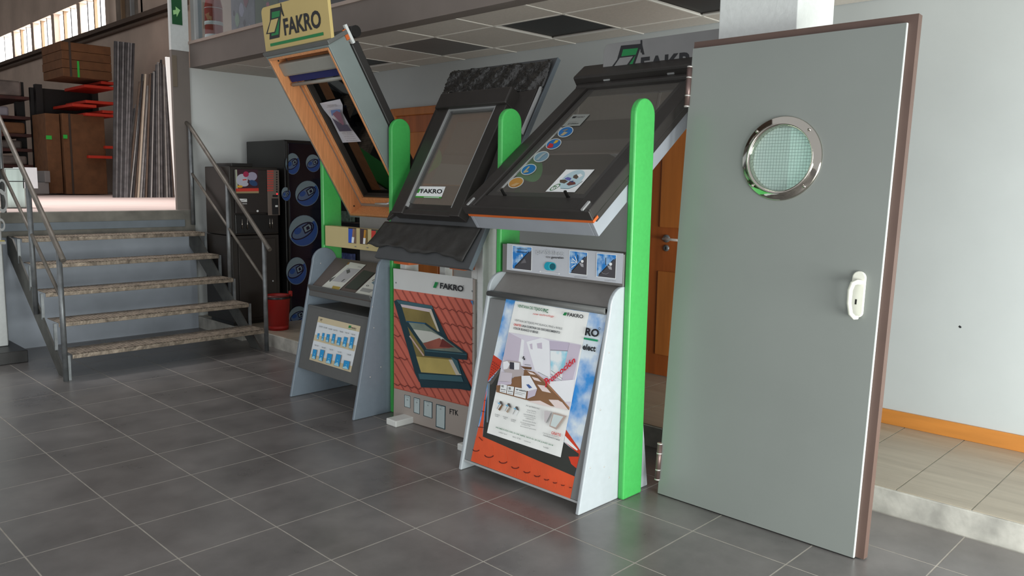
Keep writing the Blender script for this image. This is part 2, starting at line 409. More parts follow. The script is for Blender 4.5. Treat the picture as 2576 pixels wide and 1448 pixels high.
wood_door('door_2', -.83, -1.75, 2.12, -1.08)

# ================================================================ WAREHOUSE
XW = 5.5
ww = struct('wall_warehouse', MB().box(XW, XW+.3, 3.52, 40, 1.09, 4.30).box(XW, XW+.3, 3.52, 40, 4.98, 9).box(XW, XW+.3, 3.52, 10.6, 4.3, 4.98)
            .box(XW, XW+.3, 20.9, 40, 4.3, 4.98), M_whwall)
struct('trim_pipe', MB().tube([(XW-.06, 9, 4.16), (XW-.06, 16, 4.15), (XW-.06, 36, 4.16)], .035).box(XW-.12, XW, 9, 36, 4.22, 4.30), mat('wall_duct', (92, 76, 64), .7))
pX = Pl((XW, 0, 0), (0, -1, 0), (0, 0, 1))
wins = [(-14, 30), (33, 78), (84, 129), (137, 193), (200, 263), (275, 345)]
for n, (a, b) in enumerate(wins):
    ya = pX.px(a, 120)[1] if n else 21.0; ya = pX.px(a, 150-a*.36)[1] if n else 20.9; yb = pX.px(b, 150-b*.36)[1]
    d = struct('window_%d' % (n+2), MB().box(XW+.02, XW+.26, yb-.2, yb, 4.3, 4.98), M_whwall)
    if n == len(wins)-1: build('window_pier', bx(XW+.02, XW+.26, 10.6, yb-.12, 4.3, 4.98), M_whwall, d)
    k = 2 if n == 0 else (3 if n in (1, 2, 3) else 4); L = (ya-yb)/k
    if n == 5: k = 3; L = (ya-yb)/3
    for q in range(k):
        y0 = yb+q*L
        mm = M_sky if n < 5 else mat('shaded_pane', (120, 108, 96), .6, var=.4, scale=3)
        build('window_pane', bx(XW+.12, XW+.14, y0+.03, y0+L-.03, 4.33+random.uniform(0, .06), 4.95), mm, d)
        build('mullion', bx(XW+.06, XW+.2, y0-.03, y0+.03, 4.3, 4.98), M_alu if q % 2 else mat('tan_mullion', (150, 124, 96), .7), d)
struct('ceiling_warehouse', bx(-7, 5.8, 3.52, 40, 8.6, 8.8), M_whroof)
struct('wall_warehouse_end', bx(-7, 5.8, 30, 30.3, 1.1, 9), M_whroof)

# cardboard
def carton(label, x0, x1, y0, y1, z0, z1, rows=1, strap=True):
    t = thing('cardboard_carton', label, 'carton', ((x0+x1)/2, (y0+y1)/2, z0))
    for r in range(rows):
        a = z0+(z1-z0)*r/rows; b = z0+(z1-z0)*(r+1)/rows
        build('carton_body' if rows == 1 else 'carton_layer', bx(x0+random.uniform(0, .01), x1, y0, y1, a+.004, b), M_card, t, bevel=.008)
    if strap:
        xm = x0+(x1-x0)*.15
        build('strap', MB().box(xm, xm+.03, y0-.006, y0, z0+.004, z1), mat('dark_strap', (60, 48, 40), .5), t)
    return t
c1 = carton('tall upright brown cardboard carton on the upper floor, beside the metal bars', 3.86, 4.50, 10.12, 10.9, 1.15, 2.44)
build('green_tape', MB().box(3.86, 3.92, 10.09, 10.1, 2.04, 2.1), mat('green_tape', (50, 190, 70), .4), c1)
c2 = carton('narrow brown cardboard carton standing left of the tall upright carton', 3.64, 3.85, 10.2, 10.9, 1.16, 2.43, strap=False)
build('green_tape', MB().box(3.64, 3.72, 10.19, 10.2, 2.02, 2.08), mat('green_tape', (50, 190, 70), .4), c2)
c3 = carton('wide strapped cardboard bundle resting high on the orange rack arms', 3.84, 4.58, 9.9, 10.9, 2.995, 3.53, 4)
build('green_tape', MB().box(4.06, 4.09, 9.89, 9.9, 3.0, 3.25), mat('green_tape', (50, 190, 70), .4), c3)
# racks
rk = thing('cantilever_rack', 'dark cantilever storage rack with orange arms behind the cardboard cartons', 'rack', (4.6, 11.2, 1.14))
for x in (3.75, 4.62):
    build('rack_upright', bx(x, x+.1, 11.0, 11.12, 1.14, 2.95), M_rackd, rk)
pr_ = Pl((0, 10.05, 0), (1, 0, 0), (0, 0, 1))
for a, b in (((252, 203), (288, 208)), ((210, 212), (287, 221)), ((213, 255), (287, 259)), ((180, 262), (240, 266)), ((255, 278), (287, 281)), ((213, 287), (287, 290)), ((262, 368), (284, 369)), ((220, 391), (280, 394))):
    p, q = pr_.px(*a), pr_.px(*b)
    zz = min(q.z+.01, 2.99); build('rack_arm', MB().box(p.x, q.x, 10.0, 11.0 if q.z > 2.45 else 10.09, zz-.045, zz), M_rackor, rk, bevel=.004)
build('rack_backing', MB().box(3.70, 4.72, 11.13, 11.2, 1.16, 2.9), M_rackd, rk)
rk2 = thing('cantilever_rack', 'long dark rack of wrapped stock at the far left, receding along the upper floor', 'rack', (3.2, 13, 1.14))
for y in (11.4, 14.5, 18.0): build('rack_upright', bx(3.55, 3.68, y, y+.12, 1.14, 3.0), M_rackd, rk2)
lev = [1.62, 1.88, 2.12, 2.40, 2.72]
for z in lev:
    build('rack_arm', bx(3.12, 3.62, 10.9, 20, z-.05, z), M_darkstock, rk2)
stk = [('white foil-wrapped panel pack at the top of the left rack', 3.16, 3.52, 2.722, 2.96, M_wrap), ('pale lilac boxed pack on the second shelf of the left rack', 3.14, 3.38, 2.402, 2.56, M_wrapw),
       ('brown boarded pack on the third shelf of the left rack', 3.15, 3.56, 2.122, 2.30, M_card), ('crumpled grey pack on the fourth shelf of the left rack', 3.14, 3.58, 1.882, 2.02, M_wrap),
       ('grey wrapped pack on the lowest arm of the left rack', 3.14, 3.6, 1.622, 1.76, M_wrap)]
for n, (lb, x0, x1, z0, z1, m) in enumerate(stk):
    t = thing('wrapped_pack', lb, 'pack', (3.3, 12, z0), group='wrapped stock on the left rack')
    build('pack_body', bx(x0, min(x1, 3.54), 10.9+.25*(n % 2), 15.5, z0, z1), m, t, bevel=.03)
    build('pack_band', bx(x0-.004, x1+.004, 12, 12.06, z0-.0, z1+.006), M_darkstock, t)
wb = thing('white_crate', 'white crate on the upper floor left of the cartons', 'crate', (3.3, 9.6, 1.14))
build('crate_body', MB().box(3.2, 3.56, 9.9, 10.3, 1.16, 1.34).box(3.5, 3.58, 9.88, 10.3, 1.34, 1.52), mat('dull_white', (120, 116, 114), .6), wb, bevel=.01)
# silver drum by the landing
pd = Pl((0, 4.2, 0), (1, 0, 0), (0, 0, 1))
sd = thing('steel_cabinet', 'shiny steel cabinet on the upper floor behind the left handrail', 'cabinet', (1.75, 4.3, 1.14))
a, b = pd.px(17, 520), pd.px(68, 520); zt = pd.px(40, 423).z
build('cabinet_body', bx(a.x, b.x, 4.2, 4.55, 1.14, zt), mat('brushed_sheet', (178, 190, 186), .3, .7, var=.12, scale=5, stretch=(8, 1, .3)), sd, bevel=.012)
build('cabinet_seam', bx(a.x-.002, b.x+.002, 4.196, 4.2, 1.38, 1.388), M_blk, sd)
build('white_lid', bx(b.x-.02, b.x+.10, 4.2, 4.5, zt-.18, zt+.01), mat('bright_white_sheet', (244, 246, 250), .4), sd)
# metal bars leaning
specs = []
mbar = [mat('bar_dark', (70, 70, 72), .5, .4, var=.3, scale=12), mat('bar_mid', (112, 112, 114), .5, .4, var=.3, scale=12), mat('bar_light', (168, 168, 166), .45, .4, var=.15, scale=12), mat('bar_brown', (104, 88, 76), .6, var=.2), mat('pale_lath', (190, 178, 160), .7), M_alu]
for q in range(8): specs.append((288+q*5.2, 495, 291+q*6.6, 103+q*.8, 5.2, mbar[(0, 1, 0, 1, 0, 1, 1, 0)[q]]))
rr_ = random.Random(4)
for q in range(21):
    x = 302+q*6.6+.0; f = q/20.
    specs.append((x, 496+q*.15, x+38-54*f+rr_.uniform(-1.5, 1.5), (272, 262, 268, 205, 210, 186, 203, 186, 215, 228, 186, 184, 180, 178, 162, 156, 158, 150, 162, 168, 190)[q], rr_.uniform(3.2, 5.2), mbar[(1, 2, 1, 3, 2, 0, 3, 4, 2, 1, 3, 0, 5, 0, 1, 2, 1, 0, 2, 1, 0)[q]]))
py = Pl((0, 8.3, 0), (1, 0, 0), (0, 0, 1)); py2 = Pl((0, 8.75, 0), (1, 0, 0), (0, 0, 1))
for n, (x0, y0, x1, y1, w, m) in enumerate(specs):
    p = py.px(x0, y0); p.z = 1.14; q = py2.px(x1, y1); hw = w/200./2
    t = MB().hexa([(p.x-hw, 8.3, 1.14), (p.x+hw, 8.3, 1.14), (p.x+hw, 8.34, 1.14), (p.x-hw, 8.34, 1.14), (q.x-hw, 8.75, q.z), (q.x+hw, 8.75, q.z), (q.x+hw, 8.79, q.z), (q.x-hw, 8.79, q.z)])
    o = build('metal_bar', t, m)
    lb = 'ribbed grey steel sheet strip in the tall stack right of the cartons' if n < 8 else 'slim metal or wooden bar leaning against the warehouse wall beside the column'
    tag(o, lb, 'metal bar', 'tall steel strips' if n < 8 else 'slim leaning bars')
ol = thing('white_plank', 'long white plank leaning at the grey column by the metal bars', 'plank', (4.2, 6.5, 1.14))
p0, q0 = Pl((0, 6.6, 0), (1, 0, 0), (0, 0, 1)).px(443, 498), Pl((0, 6.9, 0), (1, 0, 0), (0, 0, 1)).px(421, 143)
build('board', MB().hexa([(p0.x-.0, 6.6, 1.14), (p0.x+.03, 6.6, 1.14), (p0.x+.03, 6.63, 1.14), (p0.x, 6.63, 1.14), (q0.x-.02, 6.9, q0.z), (q0.x+.06, 6.9, q0.z), (q0.x+.06, 6.93, q0.z), (q0.x-.02, 6.93, q0.z)]), M_paper, ol)
build('board_edge', MB().hexa([(p0.x+.03, 6.6, 1.14), (p0.x+.038, 6.6, 1.14), (p0.x+.038, 6.63, 1.14), (p0.x+.03, 6.63, 1.14), (q0.x+.06, 6.9, q0.z), (q0.x+.068, 6.9, q0.z), (q0.x+.068, 6.93, q0.z), (q0.x+.06, 6.93, q0.z)]), M_rail, ol)

# exit sign on the column
pc = Pl((0, 3.366, 0), (1, 0, 0), (0, 0, 1))
es = thing('exit_sign', 'small green sign with a pale arrow pointing right on the white column', 'sign', (2.87, 3.36, 2.95))
u0, v0 = pc.uv(433, 60); u1, v1 = pc.uv(456, 2)
build('sign_plate', pc.box(MB(), u0, u1, v0, v1+.02, 0, .006), mat('exit_green', (22, 84, 44), .5), es)
P = Print(pc, .0065, zoom(420, 0, 5.855))
P.poly([(88, 150), (130, 145), (125, 95), (195, 150), (145, 250), (140, 205), (95, 215)], mat('arrow_green', (168, 220, 150), .5)); P.make('arrow', es)

# ================================================================ STAIRS
st = thing('metal_staircase', 'open steel staircase with checker plate treads and tube handrails', 'staircase', (2.15, 2.6, 0))
YT = [1.965, 2.235, 2.51, 2.77, 3.045]; ZT = [.186, .376, .567, .757, .945]
xa, xb = 1.43, 2.92
for y, z in zip(YT, ZT):
    m = MB().box(xa, xb, y, y+.27, z-.006, z).box(xa, xb, y, y+.006, z-.034, z)
    t = build('tread', m, M_tread, st, bevel=.002)
    rib = MB()
    for q in range(60):
        x = xa+.012+q*(xb-xa-.02)/60
        rib.hexa([(x, y+.004, z), (x+.006, y+.004, z), (x+.02, y+.25, z), (x+.014, y+.25, z), (x+.001, y+.006, z+.003), (x+.005, y+.006, z+.003), (x+.019, y+.248, z+.003), (x+.015, y+.248, z+.003)])
        rib.hexa([(x, y-.003, z-.03), (x+.006, y-.003, z-.03), (x+.006, y, z-.03), (x, y, z-.03), (x+.008, y-.003, z-.002), (x+.014, y-.003, z-.002), (x+.014, y, z-.002), (x+.008, y, z-.002)])
    build('tread_ribs', rib, M_tread, t, kind='stuff')
for k, x in enumerate((1.40, 2.905)):
    s = 1 if k == 0 else -1
    build('stringer', MB().prism([(x, 2.03, 0), (x, 2.2, 0), (x, 3.36, .80), (x, 3.36, .95), (x, 3.2, .93)], (.012, 0, 0)), mat('stringer_steel', (98, 98, 94), .55, .3, var=.25, scale=8), st)
    prev = 0
    for y, z in zip(YT, ZT):
        build('tread_bracket', MB().box(x-.004+.014*k, x+.016+.014*k, y, y+.018, max(prev-.0, 0), z-.006), M_steel, st); prev = z-.01
for x in (1.38, 2.925):
    hr = build('handrail', MB().tube([(x, 3.42, 1.97), (x, 3.3, 1.915), (x, 1.93, .905), (x, 1.87, .862)], .0185, 12), M_rail, st)
    build('middle_rail', MB().tube([(x, 3.32, 1.50), (x, 1.96, .585)], .0125, 10), M_rail, hr)
    for yy, z0, z1 in ((1.965, .0, .93), (2.59, .40 if x > 2 else .40, 1.39), (3.30, 1.138 if x < 2.7 else 1.0, 1.92)):
        build('rail_post', MB().tube([(x, yy, z0), (x, yy, z1)], .0185, 12), M_steel, hr)

# ================================================================ LEFT WHITE PANEL ON BLACK PLINTH
pt = thing('plinth', 'low black plinth at the left edge under the white panel', 'plinth', (1.0, 3.0, 0))
build('plinth_body', bx(.3, 1.36, 2.80, 3.36, 0, .095), M_blk, pt, bevel=.004)
wp = thing('white_panel', 'tall white panel with faint grey drawings at the left edge', 'display', (1.2, 3.1, .095))
A = V3((1.293, 3.065, .097)); B = V3((1.36, 3.33, .097)); d = V3((-1, 0, 0))
zt = 1.84
q = [A, B, B+d*.9, A+d*.9]
build('panel_body', MB().hexa(q+[V3((v.x, v.y, zt)) for v in q]), M_white, wp, bevel=.006)
pwp = Pl((A+d*.9), -d, (0, 0, 1))
P = Print(pwp, .001); gy = mat('faint_grey', (178, 180, 178), .6)
P.ell((4, 505), (14, 0), (4, 30), gy, hole=.7); P.ell((6, 470), (10, 0), (2, 20), gy, hole=.7); P.ell((3, 565), (10, 0), (2, 16), gy, hole=.6)
P.poly([(-20, 604), (12, 604), (12, 607), (-20, 607)], mat('faint_yellow', (196, 178, 90), .6)); P.poly([(-20, 607), (15, 607), (15, 614), (-20, 614)], gy)
P.make('printed_drawing', wp)

# ================================================================ VENDING MACHINES AND BIN
cm = thing('coffee_machine', 'dark coffee vending machine on its brown-black cabinet beside the stairs', 'vending machine', (3.2, 2.85, HP))
yF = 2.60
build('base_cabinet', bx(2.965, 3.43, yF+.02, 3.15, HP+.03, .93), M_vend, cm, bevel=.006)
build('cabinet_plinth', bx(2.98, 3.40, yF+.06, 3.1, HP, HP+.03), M_blk, cm)
build('cabinet_door', bx(3.02, 3.39, yF+.005, yF+.02, HP+.06, .90), M_vend, cm, bevel=.004)
bd = build('machine_body', bx(2.96, 3.43, yF+.02, 3.10, .935, 1.545), M_vend, cm, bevel=.008)
build('door_knob', MB().lathe((3.35, yF+.005, .5), (0, -1, 0), [(.008, 0), (.006, .006), (0, .006)], 10), M_alu, cm)
build('cup_lid', bx(3.0, 3.2, yF+.05, yF+.35, 1.545, 1.575), M_blk, cm, bevel=.004)
build('front_panel', bx(3.0, 3.42, yF, yF+.02, 1.13, 1.52), mat('front_brown', (44, 38, 36), .4), cm, bevel=.006)
build('cup_bay', bx(3.0, 3.42, yF+.008, yF+.02, .95, 1.12), M_vend2, cm, bevel=.004)
pf = Pl((0, yF, 0), (1, 0, 0), (0, 0, 1)); Z6 = zoom(540, 380, 3.62)
P = Print(pf, .0008, Z6)
P.poly([(185, 165), (392, 168), (402, 382), (195, 384)], ink('advert_dark', (60, 24, 40)))
P.poly([(187, 168), (203, 168), (212, 345), (195, 345)], ink('advert_pale', (176, 184, 160)))
cl_ = ink('advert_cloud', (190, 192, 206)); 
P.ell((250, 262), (52, 0), (0, 55), cl_); P.ell((340, 230), (46, 0), (0, 40), ink('advert_lilac', (170, 166, 190)))
P.ell((285, 210), (26, 0), (0, 26), ink('advert_magenta', (176, 40, 84))); P.ell((352, 290), (38, 10), (0, 26), ink('advert_blue', (40, 74, 120)))
P.ell((268, 300), (40, 0), (0, 22), cl_); P.ell((230, 322), (26, 0), (0, 12), ink('advert_yellow', (222, 170, 50))); P.line((255, 262), (290, 258), 10, I_red)
P.poly([(193, 340), (400, 336), (402, 364), (195, 368)], I_red); P.poly([(195, 368), (402, 364), (402, 382), (195, 384)], ink('advert_tan', (170, 150, 110)))
P.poly([(220, 432), (294, 434), (296, 462), (224, 460)], I_white); P.poly([(236, 470), (294, 470), (295, 484), (238, 484)], ink('mid', (150, 150, 150)))
P.line((228, 455), (288, 440), 4, I_grey)
P.ell((391, 545), (10, 0), (0, 10), I_white)
P.make('front_print', cm)
kp = build('control_panel', pf.box(MB(), *(lambda a, b: (a[0], b[0], b[1], a[1]))(pf.uv(*Z6(474, 170)), pf.uv(*Z6(592, 582))), 0, .006), mat('control_grey', (128, 116, 108), .4, .3), cm, bevel=.002)
P = Print(pf, .0068, Z6)
lr = ink('label_red', (196, 82, 72))
for r in range(9):
    y = 182+r*22
    P.line((478, y), (536, y-1), 14, lr); P.ell((566, y+10), (7, 0), (0, 7), I_blk)
P.poly([(520, 430), (580, 430), (583, 578), (526, 578)], I_blk); P.poly([(552, 492), (575, 492), (575, 508), (552, 508)], I_white)
P.poly([(527, 398), (574, 398), (575, 417), (528, 417)], I_blk)
P.make('keypad_print', kp)
P = Print(pf, .0075, Z6); led = mat('red_led', (255, 20, 30), .5, var=0, emit=2.2)
P.text('0.00', (532, 413), (568, 413), (532, 402), led); P.ell((569, 390), (6, 0), (0, 6), led); P.make('display', kp)
for x in (3.06, 3.11, 3.33, 3.355):
    build('cup_guide', MB().tube([(x, yF, .99), (x, yF, 1.08)], .0035, 6), M_chrome, cm)

vm = thing('drinks_machine', 'tall black cold drinks machine with blue can-lid pictures on its front', 'vending machine', (3.85, 2.95, HP))
build('machine_body', bx(3.48, 4.18, 2.58, 3.3, HP+.05, 1.80), M_vend2, vm, bevel=.008)
build('machine_feet', bx(3.52, 4.14, 2.62, 3.26, HP, HP+.05), M_blk, vm)
build('front_panel', bx(3.50, 4.16, 2.55, 2.58, HP+.06, 1.775), M_can, vm, bevel=.01)
build('chrome_trim', MB().box(3.488, 3.5, 2.545, 2.58, HP+.06, 1.785), M_blk, vm)
pv = Pl((0, 2.55, 0), (1, 0, 0), (0, 0, 1))
P = Print(pv, .0006, Z6); c1_ = ink('lid_pale', (120, 138, 146), .15); c2_ = ink('lid_blue', (44, 78, 140), .15); c3_ = ink('lid_navy', (12, 18, 48), .15)
def lid(c, a, b):
    P.ell(c, a, b, ink('lid_rim', (74, 88, 104), .15)); P.ell(c, (a[0]*.97, a[1]*.97), (b[0]*.97, b[1]*.97), c1_)
    P.poly([(c[0]+a[0]*.95*math.cos(t)+b[0]*.95*math.sin(t), c[1]+a[1]*.95*math.cos(t)+b[1]*.95*math.sin(t)) for t in [math.pi*(q/14.) for q in range(-1, 15)]], c2_)
    P.ell((c[0]-a[0]*.05, c[1]+2), (a[0]*.84, a[1]*.84), (b[0]*.46, b[1]*.46), c3_); P.ell((c[0]-a[0]*.05, c[1]+2), (a[0]*.76, a[1]*.76), (b[0]*.38, b[1]*.38), ink('lid_mid', (84, 104, 134), .15))
    P.ell((c[0]-a[0]*.42, c[1]+3), (a[0]*.26, a[1]*.26), (b[0]*.2, b[1]*.2), c2_)
    P.poly([(c[0]+a[0]*p+b[0]*q, c[1]+a[1]*p+b[1]*q) for p, q in ((.02, -.26), (.6, -.3), (.68, .0), (.55, .26), (.0, .24))], c3_)
    P.poly([(c[0]+a[0]*p+b[0]*q, c[1]+a[1]*p+b[1]*q) for p, q in ((.1, -.18), (.52, -.2), (.58, .0), (.48, .17), (.08, .16))], c1_)
    P.poly([(c[0]+a[0]*p+b[0]*q, c[1]+a[1]*p+b[1]*q) for p, q in ((.24, -.1), (.44, -.12), (.46, .1), (.22, .1))], c3_)
lid((710, 115), (60, -40), (28, 90)); lid((896, 110), (60, -30), (28, 75)); lid((842, 385), (98, -58), (48, 102)); lid((650, 390), (38, -20), (18, 60))
lid((808, 724), (120, -72), (60, 124)); lid((745, 1090), (88, -50), (34, 116)); lid((760, 1500), (80, -40), (30, 80))
w_ = ink('streak_white', (230, 234, 255), .2)
P.make('front_picture', vm)

rb = thing('red_bin', 'red plastic waste bucket with black liner beside the stair rail', 'bin', (3.17, 2.27, HP))
C0 = (3.19, 2.24, HP)
build('bucket', MB().lathe(C0, (0, 0, 1), [(.0, .001), (.088, .001), (.108, .30), (.114, .305), (.108, .31), (.098, .302), (.09, .02)], 28), M_red, rb)
build('liner', MB().lathe(C0, (0, 0, 1), [(.099, .26), (.104, .296), (.111, .312), (.112, .290), (.1115, .28)], 28), M_bag, rb)
build('handle_lug', MB().box(3.28, 3.31, 2.19, 2.215, HP+.29, HP+.34), M_red, rb, bevel=.006)

# dark shelf with bits behind the left stand
sh = thing('magazine_shelf', 'dark shelf unit with small coloured packs behind the left display stand', 'shelf', (3.95, 2.25, HP))
build('shelf_body', MB().box(4.0, 4.26, 2.13, 2.52, HP, 1.45), M_blk, sh)
for q in range(5):
    z = .45+q*.2
    build('shelf_board', bx(3.93, 4.0, 2.13, 2.52, z-.01, z), M_vend, sh)
for q, (c, n) in enumerate((((120, 50, 60), 'maroon'), ((60, 70, 110), 'slate blue'), ((130, 60, 50), 'brick red'), ((70, 84, 74), 'dull green'), ((110, 90, 70), 'tan'))):
    z = .45+q*.2
    t = build('small_pack', bx(3.935, 3.99, 2.2, 2.42, z, z+.1), mat('pack_'+n.replace(' ', '_'), c, .5, var=.6, scale=30), bevel=.004)
    tag(t, '%s small pack on the dark shelf behind the left stand' % n, 'pack', 'packs on the dark shelf')
# little white table behind centre stand
tb = thing('side_table', 'small white side table behind the roof poster board', 'table', (3.6, -.1, HP))
build('table_top', bx(3.28, 3.8, -.5, .3, .535, .56), M_white, tb, bevel=.006)
build('table_apron', bx(3.31, 3.77, -.47, .27, .48, .535), M_white, tb)
for x, y in ((3.33, -.45), (3.33, .25), (3.75, -.45), (3.75, .25)): build('leg', bx(x-.02, x+.02, y-.02, y+.02, HP, .535), M_white, tb)

# ================================================================ DISPLAY STANDS
def post(t, x0, x1, y0, y1, zt):
    r = (x1-x0)/2; cx = (x0+x1)/2; pts = [(x0, y0, 0.001), (x1, y0, 0.001)]
    pts += [(cx+r*math.cos(a), y0, zt-r+r*math.sin(a)) for a in [math.pi*q/16 for q in range(17)]]
    build('post', MB().prism(pts, (0, y1-y0, 0)), M_green, t, bevel=.007)
def panel(t, x0, y0, y1, m, h=.985, peak=.27, half=.095, back=.52):
    # A-shaped side panel with rounded head
    sl = (h-half)*.207
    pts = [(x0, y0, .001), (x0+sl, y0, h-half)]
    c = x0+sl+half*1.0
    pts += [(c-half*math.cos(a), y0, h-half+half*math.sin(a)) for a in [math.pi*q/14 for q in range(1, 14)]]
    pts += [(c+half, y0, h-half), (x0+back, y0, .001)]
    p = build('side_panel', MB().prism(pts, (0, y1-y0, 0)), m, t, bevel=.005)
    return p
# ---- right stand
sC = thing('display_stand', 'right display stand with bright green posts, preselect header strip and sky poster board', 'display stand', (2.5, -1.64, 0))
post(sC, 2.507, 2.652, -2.062, -2.03, 1.808); post(sC, 2.507, 2.652, -1.245, -1.213, 1.808)
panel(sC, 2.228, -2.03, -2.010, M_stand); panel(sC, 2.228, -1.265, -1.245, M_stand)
for yy in (-2.0305,):
    for x, z in ((2.41, .70), (2.60, .66), (2.36, .45), (2.40, .18), (2.66, .25), (2.30, .2), (2.44, .12)):
        build('screw', MB().lathe((x, yy, z), (0, -1, 0), [(.004, 0), (.003, .002), (0, .002)], 8), M_ring, sC)
Yl, Yr = -1.267, -2.008
pb = Pl((2.240, Yl, 0), (0, -1, 0), (.207, 0, 1)); wC = Yl-Yr
brd = build('poster_board', pb.box(MB(), 0, wC, .055, .875, -.016, 0), mat('stand_grey_board', (122, 124, 124), .45, var=.03), sC, bevel=.002)
build('board_edge', pb.box(MB(), 0, wC, .045, .0545, -.02, .002), M_alu, sC)
build('board_lip', MB().box(2.405, 2.43, Yr, Yl, .872, .895).tube([(2.402, Yl, .883), (2.402, Yr, .883)], .013, 12), M_dkgrey, sC)
build('brochure_tray', MB().hexa([(2.43, Yr, .865), (2.56, Yr, .985), (2.56, Yl, .985), (2.43, Yl, .865), (2.42, Yr, .875), (2.55, Yr, .997), (2.55, Yl, .997), (2.42, Yl, .875)]), M_midgrey, sC)
hd = build('header_strip', bx(2.50, 2.62, Yr-.02, Yl, .985, 1.128), mat('header_grey', (112, 110, 108), .4), sC, bevel=.002)
# header print
ph = Pl((2.50, 0, 0), (0, -1, 0), (0, 0, 1)); ZH = zoom(1250, 590, 7.36)
P = Print(ph, .0008, ZH)
P.poly([(188, 162), (2345, 350), (2320, 908), (180, 648)], ink('header_silver', (194, 198, 205)))
sky = cloud_mat('print_sky', (36, 128, 206), (170, 205, 235), 30, .42, .66)
dg = ink('charcoal', (74, 72, 76))
def pic(a, b, c, d, bar=True):     # TL TR BR BL
    P.poly([(a[0]-10, a[1]-12), (b[0]+12, b[1]-10), (c[0]+12, c[1]+12), (d[0]-10, d[1]+12)], I_white)
    P.poly([a, b, c, d], sky)
    k = (b[0]*.97+c[0]*.03, b[1]+.12*(c[1]-b[1])); e = (a[0]*.0+d[0]+20, d[1]+1)
    P.poly([k, c, e], dg)
    P.line((e[0]+20, e[1]-30), (k[0]-40, k[1]+25), 16, I_blk)
pic((296, 205), (640, 240), (632, 662), (290, 624)); P.line((362, 315), (560, 330), 11, I_blk); P.ell((465, 385), (14, 0), (0, 26), I_white)
P.text('ventilating function', (370, 272), (560, 285), (370, 242), I_blk, .01)
P.poly([(500, 450), (520, 450), (545, 520), (440, 530)], ink('wisp', (110, 108, 112)))
pic((1350, 300), (1670, 335), (1660, 745), (1340, 708)); P.line((1500, 370), (1498, 500), 11, I_blk)
for a, b in (((1395, 440), (1480, 515)), ((1370, 515), (1475, 525)), ((1380, 605), (1460, 550)), ((1445, 395), (1485, 500))): P.line(a, b, 13, I_white)
P.ell((1580, 492), (26, 0), (0, 28), I_white); P.poly([(1520, 515), (1600, 540), (1605, 600), (1560, 590)], ink('wisp2', (170, 170, 174)))
pic((1856, 350), (2205, 382), (2190, 808), (1846, 770)); P.line((2016, 425), (2014, 560), 11, I_blk); P.ell((2105, 545), (28, 0), (0, 30), I_white)
P.poly([(2040, 565), (2120, 590), (2130, 650), (2080, 640)], ink('wisp2', (170, 170, 174)))
P.path([(1930, 680), (1960, 715), (2020, 730), (2070, 705)], 4, ink('wisp2', (170, 170, 174)))
P.text('preSelect', (735, 378), (1232, 420), (735, 262), ink('pale', (190, 194, 198)), .02)
P.text('new', (905, 430), (988, 436), (905, 396), I_grey); P.text('generation', (1004, 452), (1232, 462), (1004, 396), I_blk, .012)
tq = ink('turquoise', (20, 160, 186)); tq2 = ink('turquoise_dark', (10, 96, 110))
P.ell((945, 582), (70, 0), (0, 78), tq); P.poly([(945, 506), (1030, 512), (1030, 664), (945, 660)], tq); P.ell((1025, 590), (68, 0), (0, 78), ink('turquoise_light', (60, 190, 205))); P.ell((1030, 590), (56, 0), (0, 62), tq2)
P.line((800, 682), (1160, 722), 7, I_white); P.poly([(785, 680), (815, 665), (812, 700)], I_white); P.poly([(1175, 724), (1145, 706), (1143, 740)], I_white)
P.text('opening bed ventilation', (1430, 790), (1668, 806), (1430, 768), I_grey); P.text('opening the window', (1990, 852), (2200, 868), (1990, 830), I_grey)
P.make('header_print', hd)
# board poster
A1 = zoom(1160, 730, 5.1725); A2 = zoom(1160, 960, 4.2588)
P = Print(pb, .0008)
def q1(*p): return [A1(*t) for t in p]
def q2(*p): return [A2(*t) for t in p]
skyB = cloud_mat('print_big_sky', (60, 150, 226), (226, 238, 246), 7, .40, .60, off=(.3, .2, .1))
P.poly(q1((585, 112), (1900, 322))+q2((1170, 1250), (103, 845)), skyB)
rt_ = ink('roof_red', (206, 62, 34), var=.15); rt2 = ink('roof_orange', (222, 88, 48), var=.12)
P.poly(q2((232, 585), (700, 780), (1218, 1010), (1170, 1250), (103, 845), (150, 630), (185, 480)), rt2)
P.poly(q1((425, 840), (530, 915), (505, 1005), (430, 1090), (360, 1160))+q1((380, 1000),), rt_)
P.poly(q1((420, 840), (530, 915), (505, 1010), (400, 1120), (350, 1185), (345, 1180)), rt_)
P.poly(q2((278, 70), (262, 200), (248, 330), (228, 630), (160, 600), (215, 400), (245, 200)), rt2)
P.poly(q1((505, 1010), (530, 1000), (560, 1300), (460, 1330))+q2((340, 470), (275, 545), (1065, 808), (1095, 640), (1260, 780), (1236, 920), (1215, 1012), (700, 790), (232, 585), (246, 430), (270, 200), (300, 30)), ink('roof_dark', (52, 54, 50), var=.1))
P.poly(q1((345, 1190), (375, 1180), (505, 1010), (520, 1040), (400, 1220), (365, 1230)), ink('bar_grey', (92, 88, 84)))
P.poly(q2((285, 10), (308, 15), (290, 435), (272, 432)), ink('bar_steel', (120, 134, 144)))
P.poly(q2((1120, 505), (1280, 740), (1235, 925), (1180, 880), (1150, 800), (1250, 800), (1262, 775), (1105, 640)), rt_)
P.poly(q2((1112, 575), (1250, 725), (1240, 735), (1105, 640)), I_white)
P.poly(q2((1100, 650), (1262, 770), (1258, 805), (1100, 690)), ink('roof_dark', (52, 54, 50)))
dk = ink('tile_shadow', (96, 30, 22))
